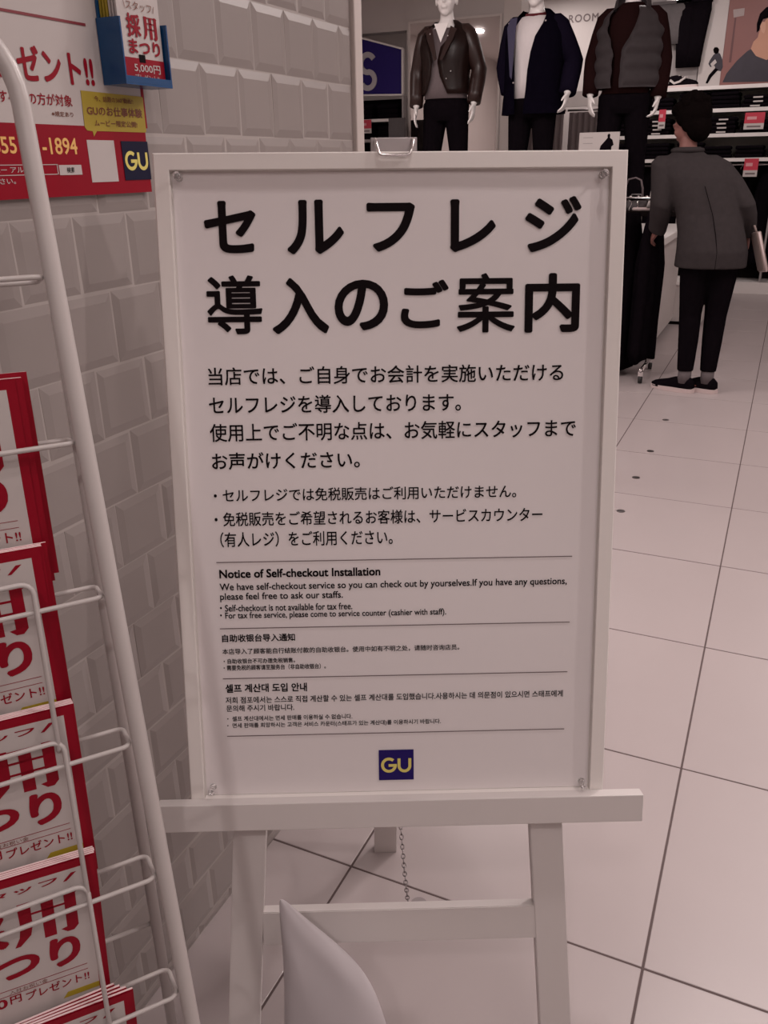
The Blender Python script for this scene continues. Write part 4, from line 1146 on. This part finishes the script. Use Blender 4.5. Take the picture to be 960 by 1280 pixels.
# mannequin 1: leather jacket
A1 = [((-.245, .02, 1.175), (-.225, -.075, .93), (-.05, -.25, -1), (.2, -1, 0), (1, .1, 0), .3), ((.262, .035, 1.185), (.250, -.06, .94), (.02, -.22, -1), (0, -1, 0), (-1, .1, 0), .45)]
mq = figure(None, 0, A1, .155, .12)
q1 = link_mesh('mannequin', mq, MANQ); tag(q1, 'white mannequin in a brown-black leather jacket and grey sweater before the mirror', 'mannequin', 'three dressed mannequins on the platform')
place(q1, (man_x(558), MQY, PLZ+.003), .05)
bm = bmesh.new(); loft(bm, [(0, -.002, .985, .176, .128), (0, -.002, 1.10, .160, .118), (0, -.004, 1.24, .166, .121), (0, -.002, 1.36, .178, .124), (0, .006, 1.44, .160, .108), (0, .010, 1.475, .12, .088)], 30)
obj('sweater', bm, GREYKNIT, q1, True)
bm = bmesh.new(); prism(bm, [(-.058, .0), (0, -.13), (.058, .0)], .006, ((0, -.128, 1.50), (1, 0, 0), (0, .12, 1), (0, -1, 0))); obj('neck_opening', bm, MANQ, q1)
bm = jacket([(0, .0, 1.015, .200, .150, 26), (0, 0, 1.06, .194, .146, 20), (0, 0, 1.14, .190, .142, 11), (0, 0, 1.24, .198, .146, 6), (0, 0, 1.34, .212, .148, 12), (0, .006, 1.43, .205, .126, 32), (0, .012, 1.49, .145, .098, 46), (0, .016, 1.53, .088, .080, 56)], A1, off=-12)
j = obj('jacket', bm, LEATHER, q1, True)
bm = bmesh.new()
for s in (-1, 1): prism(bm, [(s*.030, -.16), (s*.105, -.01), (s*.125, .055), (s*.075, .08), (s*.055, .0), (s*.012, -.15)], .008, ((0, -.150, 1.40), (1, 0, 0), (0, .32, 1), (0, -1, -.1)))
obj('lapel', bm, LEATHER, j)
bm = bmesh.new()
for p in ((.06, -.156, 1.41), (-.085, -.150, 1.43), (.085, -.148, 1.17), (.05, -.150, 1.12)): ball(bm, p, .007, 8)
obj('stud_button', bm, CHROME, j, True)
link_mesh('trousers', legs_cloth(.155), BLKCLOTH, q1)
# mannequin 2: navy coat
A2 = [((-.240, .05, 1.18), (-.195, .02, 1.00), (.08, -.05, -1), (.3, -1, 0), (1, 0, 0), .5), ((.285, .05, 1.20), (.290, -.09, .975), (-.10, -.30, -1), (0, -1, -.2), (-1, .1, 0), .55)]
q2 = link_mesh('mannequin', figure(None, 0, A2, .115, -.1), MANQ); tag(q2, 'middle white mannequin in a long navy coat over a white sweater', 'mannequin', 'three dressed mannequins on the platform')
place(q2, (man_x(671), MQY-.05, PLZ+.003), -.02)
bm = bmesh.new(); loft(bm, [(0, -.002, .955, .170, .126), (0, -.002, 1.10, .160, .120), (0, -.004, 1.24, .166, .123), (0, -.002, 1.36, .178, .126), (0, .006, 1.44, .160, .110), (0, .010, 1.50, .11, .082)], 30)
obj('sweater', bm, WKNIT, q2, True)
bm = bmesh.new(); tube(bm, [(.072*math.cos(a*PI/10), .004+.066*math.sin(a*PI/10), 1.515+.014*math.sin(a*PI/10)) for a in range(20)], .014, 8, closed=True); obj('collar_rib', bm, MAROON, q2, True)
bm = jacket([(.01, 0, .845, .245, .165, 8), (.008, 0, .92, .238, .162, 9), (.005, 0, 1.0, .228, .158, 11), (0, 0, 1.14, .222, .152, 13), (0, 0, 1.26, .224, .150, 16), (0, 0, 1.36, .228, .148, 22), (0, .006, 1.44, .212, .126, 34), (0, .012, 1.50, .152, .100, 50), (0, .016, 1.545, .100, .088, 58)], A2, .086, .072, .064, off=-14)
j = obj('coat', bm, NAVY, q2, True)
bm = bmesh.new(); prism(bm, [(-.17, -.02), (-.125, -.34), (-.110, -.36), (-.105, -.05), (-.10, .045), (-.15, .04)], .008, ((0, -.150, 1.44), (1, 0, 0), (0, .12, 1), (0, -1, 0))); obj('lining_flap', bm, PURPL, j)
bm = bmesh.new()
for p in ((-.16, -.150, 1.45), (.115, -.150, 1.45), (-.108, -.16, 1.06)): ball(bm, p, .007, 8)
obj('snap_button', bm, CHROME, j, True)
link_mesh('trousers', legs_cloth(.115), BLKCLOTH, q2)
# mannequin 3: quilted vest
A3 = [((-.245, .03, 1.19), (-.245, -.05, .95), (.10, -.25, -1), (.4, -1, 0), (1, 0, 0), .4), ((.235, .045, 1.18), (.232, -.02, .92), (-.12, -.2, -1), (0, -1, .1), (-1, 0, 0), .7)]
q3_ = link_mesh('mannequin', figure(None, 0, A3, .14, .3), MANQ); tag(q3_, 'white mannequin in a grey quilted vest over a dark brown sweater', 'mannequin', 'three dressed mannequins on the platform')
place(q3_, (man_x(789), MQY-.08, PLZ+.003), .08)
bm = bmesh.new(); loft(bm, [(0, -.002, .955, .170, .126), (0, -.002, 1.10, .160, .120), (0, -.004, 1.24, .166, .123), (0, -.002, 1.36, .180, .126), (0, .006, 1.44, .165, .110), (0, .010, 1.50, .11, .082), (0, .012, 1.53, .075, .07)], 30)
for s, A in zip((-1, 1), A3): sleeve(bm, s, A[0], A[1], .080, .066, .058, .97)
obj('sweater', bm, BRNKNIT, q3_, True)
secs = []
for i in range(29):
    t = i/28; z = .99+.51*t
    puff = .017*abs(math.sin(t*PI*5.0))
    rx = (.222 if t < .7 else .222-.10*((t-.7)/.3)**1.6)+puff; ry = (.158 if t < .7 else .158-.05*((t-.7)/.3)**1.5)+puff
    g = 7+max(0, (t-.45))*52
    secs.append((0, .004, z, rx, ry, g))
bm = bmesh.new(); shell(bm, secs, -14, 0, 48, .012)
v_ = obj('vest', bm, PUFF, q3_, True)
secs = [(0, .02, 1.475, .150, .110, 42), (0, .022, 1.51, .128, .105, 44), (0, .026, 1.55, .120, .108, 50), (0, .03, 1.575, .105, .10, 58)]
bm = bmesh.new(); shell(bm, secs, 0, 0, 40, .018); obj('hood_collar', bm, PUFF, v_, True)
link_mesh('trousers', legs_cloth(.14), BLKCLOTH, q3_)

# ---- clothes rail in front of the platform with black garments
gx0, gY = -1.5, 5.86
gr = thing('clothes_rack', 'wheeled chrome clothes rack hung with long black garments beside the man', 'clothes rack', (0, 0, 0))
GZ = 1.135
bm = bmesh.new(); tube(bm, [(gx0, gY, GZ), (.14, gY, GZ)], .0125, 10); obj('top_rail', bm, CHROME, gr, True)
for x in (gx0+.05, .085):
    bm = bmesh.new(); tube(bm, [(x, gY, .09), (x, gY, GZ-.012)], .0125, 10); obj('post', bm, CHROME, gr, True)
    bm = bmesh.new(); tube(bm, [(x, gY-.24, .085), (x, gY+.24, .085)], .013, 10); obj('foot_bar', bm, CHROME, gr, True)
    for s in (-1, 1):
        cs = bmesh.new(); tube(cs, [(x-.012, gY+s*.22, .0255), (x+.012, gY+s*.22, .0255)], .025, 14)
        w_o = obj('caster', cs, mat('black_rubber', (.02, .018, .018), .6, noise=.1), gr, True)
        cs = bmesh.new(); bx(cs, x-.017, x+.017, gY+s*.22-.012, gY+s*.22+.012, .045, .080, .003); obj('caster_fork', cs, CHROME, w_o)
for k in range(7):
    x = .045-.165*k
    hanging('hanging_garment', f'long black garment on the wheeled rack, {["nearest the man","second from the man","third from the man","fourth from the man","fifth from the man","sixth from the man","farthest from the man"][k]}', 'garment',
            'long black garments on the wheeled rack', (x, gY-.012*(k % 2), GZ-.085), .30, [.93, .99, 1.0, .97, .98, .99, .96][k], .15, BLKCLOTH, 80+k, .25*(-1)**k+1.2)
# small goods tray above the rail
ty = gY+.33
tr_ = thing('accessory_table', 'narrow dark accessory table behind the black garments', 'table', (0, 0, 0))
box('table_top', -1.35, .16, ty-.15, ty+.15, 1.02, 1.05, DARKB, tr_, .002)
for x in (-1.30, -.12):
    for s in (-1, 1): box('leg', x-.015, x+.015, ty+s*.12-.015, ty+s*.12+.015, 0, 1.0198, STEEL, tr_)
tcol = [WPAP, STEEL, RUBB, MAROON, WPAP]
for k, (x, y, lab) in enumerate(((812, 222, 'pair of pale slippers lying on the accessory table nearest the man'), (797, 228, 'small grey pouch on the accessory table beside the pale slippers'))):
    c_ = PX(x, y, ty)
    t = thing('slipper_pair' if k == 0 else 'pouch', lab, 'slippers' if k == 0 else 'pouch', (min(c_[0], .08), ty, 1.0505))
    if k == 0:
        for s in (-1, 1):
            bm = bmesh.new(); loft(bm, [(0, s*.05, 0, .085, .036), (0, s*.05, .012, .088, .038), (0, s*.05, .02, .08, .034)], 18); o = obj('sole', bm, RUBB, t, True)
            bm = bmesh.new(); tube(bm, [(.02, s*.05-.034, .018), (.025, s*.05-.022, .045), (.025, s*.05, .055), (.025, s*.05+.022, .045), (.02, s*.05+.034, .018)], [(.010, .028)]*5, 10); obj('strap', bm, WPAP, t, True)
    else:
        bm = bmesh.new(); loft(bm, [(0, 0, 0, .075, .05), (0, 0, .03, .08, .055), (0, 0, .06, .07, .04), (0, 0, .075, .05, .01)], 18); obj('pouch_body', bm, GTROU, t, True)
        bm = bmesh.new(); tube(bm, [(-.04, 0, .075), (-.03, 0, .10), (.03, 0, .10), (.04, 0, .075)], .004, 6); obj('strap', bm, STEEL, t, True)
c0 = PX(817, 196, ty); c1 = PX(838, 233, ty)
t = thing('price_card', 'tall pink-topped price card standing on the accessory table by the man', 'price card', (PX(822, 215, ty+.05)[0], ty+.05, 1.0505), 'red and white shop price cards')
t.rotation_euler = (-.12, .10, 0)
box('card', -.045, .065, 0, .004, .012, .225, WPAP, t); f = ((0, 0, 0), (1, 0, 0), (0, 0, 1), (0, -1, 0))
fpoly('red_field', [(-.045, .165), (.065, .165), (.065, .225), (-.045, .225)], f, mat('faded_red_ink', (.42, .10, .13), .5, noise=.1), t, .0008)
fpoly('dark_strip', [(-.020, .170), (.030, .170), (.030, .182), (-.020, .182)], f, BROWN, t, .0008, .001)
box('card_foot', -.03, .05, -.02, .03, .0, .0118, CLEAR, t)
# chrome display arm with round knobs
t = thing('hook_stand', 'small grey hook-shaped display arm with round knobs beside the board corner', 'display arm', (PX(795, 222, ty-.05)[0], ty-.05, 1.0505))
bm = bmesh.new(); tube(bm, [(-.06, 0, .0), (-.06, 0, .16), (-.045, 0, .195), (.0, 0, .205), (.035, 0, .19), (.05, 0, .14), (.055, 0, .08)], [(.006, .018)]*7, 10); obj('arm', bm, GREYKNIT, t, True)
bm = bmesh.new(); tube(bm, [(-.02, -.02, .085), (.10, -.02, .085)], .004, 8); [ball(bm, (x, -.02, .085), .011, 10) for x in (-.02, .03, .085)]; tube(bm, [(.03, -.02, .085), (.03, -.02, .0)], .004, 8); obj('knob_bar', bm, CHROME, t, True)

# ---- the standing man, seen from behind, turned to the left
MF = at_z(852, 494, 0)
man_loc = Vector((float(MF[0])+.055, float(MF[1])+.14, 0))
# local frame: -Y is the way he faces; he faces up-left into the shop (towards the garments)
FACE = math.radians(-165); TOE = math.radians(57)
AM = [((-.222, .03, 1.19), (-.240, -.12, .985), (.0, -.35, -1), (0, -1, 0), (1, .1, 0), 1.0), ((.262, -.02, 1.19), (.300, -.19, 1.00), (.25, -.8, -.5), (-.5, 0, 1), (-.3, 0, -1), .6)]
bm_ = figure(None, 0, AM, .072, .75, .26, 1.76, TOE, True, .045, 1.05)
man = link_mesh('person', bm_, SKIN)
tag(man, 'person in charcoal jacket and slim black trousers, back turned, reaching toward the black garments', 'person')
place(man, man_loc, FACE)
K = 1.76/1.84
def scl(bm):
    bend_fwd(bm)
    for v in bm.verts: v.co *= K
    return bm
hm = bmesh.new()
R = Matrix.Rotation(.75, 3, 'Z') @ Matrix.Rotation(.26, 3, 'X')
def hb(p, r):
    res = bmesh.ops.create_uvsphere(hm, u_segments=20, v_segments=14, radius=1)
    for v in res['verts']: v.co = (Vector((0, -.012, 1.680))+1.05*(R @ Vector((p[0]+v.co.x*r[0], p[1]+v.co.y*r[1], p[2]+v.co.z*r[2]))))
hb((0, .034, .052), (.100, .104, .098)); hb((0, .058, -.022), (.084, .066, .090)); hb((0, -.035, .098), (.076, .064, .044))
for s in (-1, 1): hb((s*.072, .034, .010), (.022, .042, .060))
r3 = random.Random(3)
for _ in range(110):
    th, ph = r3.uniform(0, 2*PI), r3.uniform(.0, 1.25)
    p = (.099*math.sin(ph)*math.cos(th), .034+.104*math.sin(ph)*math.sin(th), .056+.102*math.cos(ph))
    hb(p, (r3.uniform(.010, .017), r3.uniform(.010, .017), r3.uniform(.014, .026)))
link_mesh('hair', fuse(scl(hm), .0055, 1), HAIR, man)
# jacket with vented tails
bm = bmesh.new()
loft(bm, [(0, .012, .80, .215, .165), (0, .012, .90, .212, .162), (0, .008, 1.0, .200, .150), (0, .0, 1.12, .192, .138), (0, -.002, 1.24, .198, .140), (0, 0, 1.36, .212, .140), (0, .008, 1.445, .198, .112), (0, .014, 1.49, .140, .086), (0, .010, 1.53, .088, .076), (0, .006, 1.555, .076, .070)], 32)
for s, A in zip((-1, 1), AM): sleeve(bm, s, A[0], A[1], .080, .066, .056, .96)
bm2 = scl(bm); me = fuse(bm2, .008, 4)
jk = link_mesh('jacket', me, GJACK, man)
bm = bmesh.new(); tube(bm, [(0, .155, 1.30), (0, .150, 1.12), (0, .160, 1.0), (0, .172, .90), (0, .176, .80)], .0022, 6); obj('back_seam', scl(bm), BLKCLOTH, jk)
bm = bmesh.new(); prism(bm, [(.085, .80), (.097, .905), (.112, .80)], .004, ((0, .172, 0), (1, 0, 0), (0, -.03, 1), (0, 1, 0))); obj('side_vent', scl(bm), BLKCLOTH, jk)
bm = bmesh.new(); tube(bm, [(.088*math.cos(a*PI/12), .008+.078*math.sin(a*PI/12), 1.535) for a in range(24)], (.012, .020) and .014, 8, closed=True); obj('collar', scl(bm), GJACK, jk, True)
bmT = bmesh.new()
loft(bmT, [(0, .008, 1.0, .165, .122), (0, .014, .92, .178, .132), (0, .014, .85, .172, .122), (0, .01, .80, .14, .10)], 28)
for s in (-1, 1):
    limb(bmT, [(s*.086, .01, .93), (s*.084, .008, .82), (s*.078, -.006, .50), (s*.074, .010, .34), (s*.072, .020, .14)], [.102, .098, .070, .064, .052])
link_mesh('trousers', fuse(scl(bmT), .008, 3), BLKCLOTH, man)
for s in (-1, 1):
    bm = bmesh.new(); limb(bm, [(s*.072, .020, .15), (s*.072, .020, .06)], [.043, .043]); obj('sock', scl(bm), SOCK, man, True)
    bm = shoe_geo(.272, .100)
    ft = lambda u, v2, z: Vector((s*.073*K+u*math.cos(TOE)-v2*math.sin(TOE), .02+u*math.sin(TOE)+v2*math.cos(TOE), z))
    for v in bm.verts: v.co = ft(v.co.y, .065-v.co.x, v.co.z)
    sh_ = obj('shoe', bm, BLKCLOTH, man, True)
    bm = sole_geo(.286, .106, .026)
    for v in bm.verts: v.co = ft(v.co.y, .070-v.co.x, v.co.z+.0005)
    obj('sole', bm, RUBB, sh_)
# tan bag held under his right arm
hp = man.matrix_world
bag = thing('document_bag', 'flat tan bag with pale piping held at the side of the man in the jacket', 'bag', (0, 0, 0))
bpy.context.view_layer.update()
MW = Matrix.Translation(man_loc) @ Matrix.Rotation(FACE, 4, 'Z')
bl = MW @ Matrix.Translation(Vector((-.268, -.06, .86))) @ Matrix.Rotation(.30, 4, 'Y') @ Matrix.Rotation(.12, 4, 'X')
bag.matrix_world = bl
bm = bmesh.new(); bx(bm, -.014, .014, -.02, .155, -.13, .10, .008); obj('bag_body', bm, TAN, bag)
bm = bmesh.new(); tube(bm, [(0, .157, .095), (0, .157, -.132), (0, -.02, -.132)], .006, 8); obj('piping', bm, RUBB, bag, True)
bm = bmesh.new(); tube(bm, [(0, .00, .10), (0, .02, .135), (0, .07, .135), (0, .09, .10)], .006, 8); obj('handle', bm, TAN, bag, True)
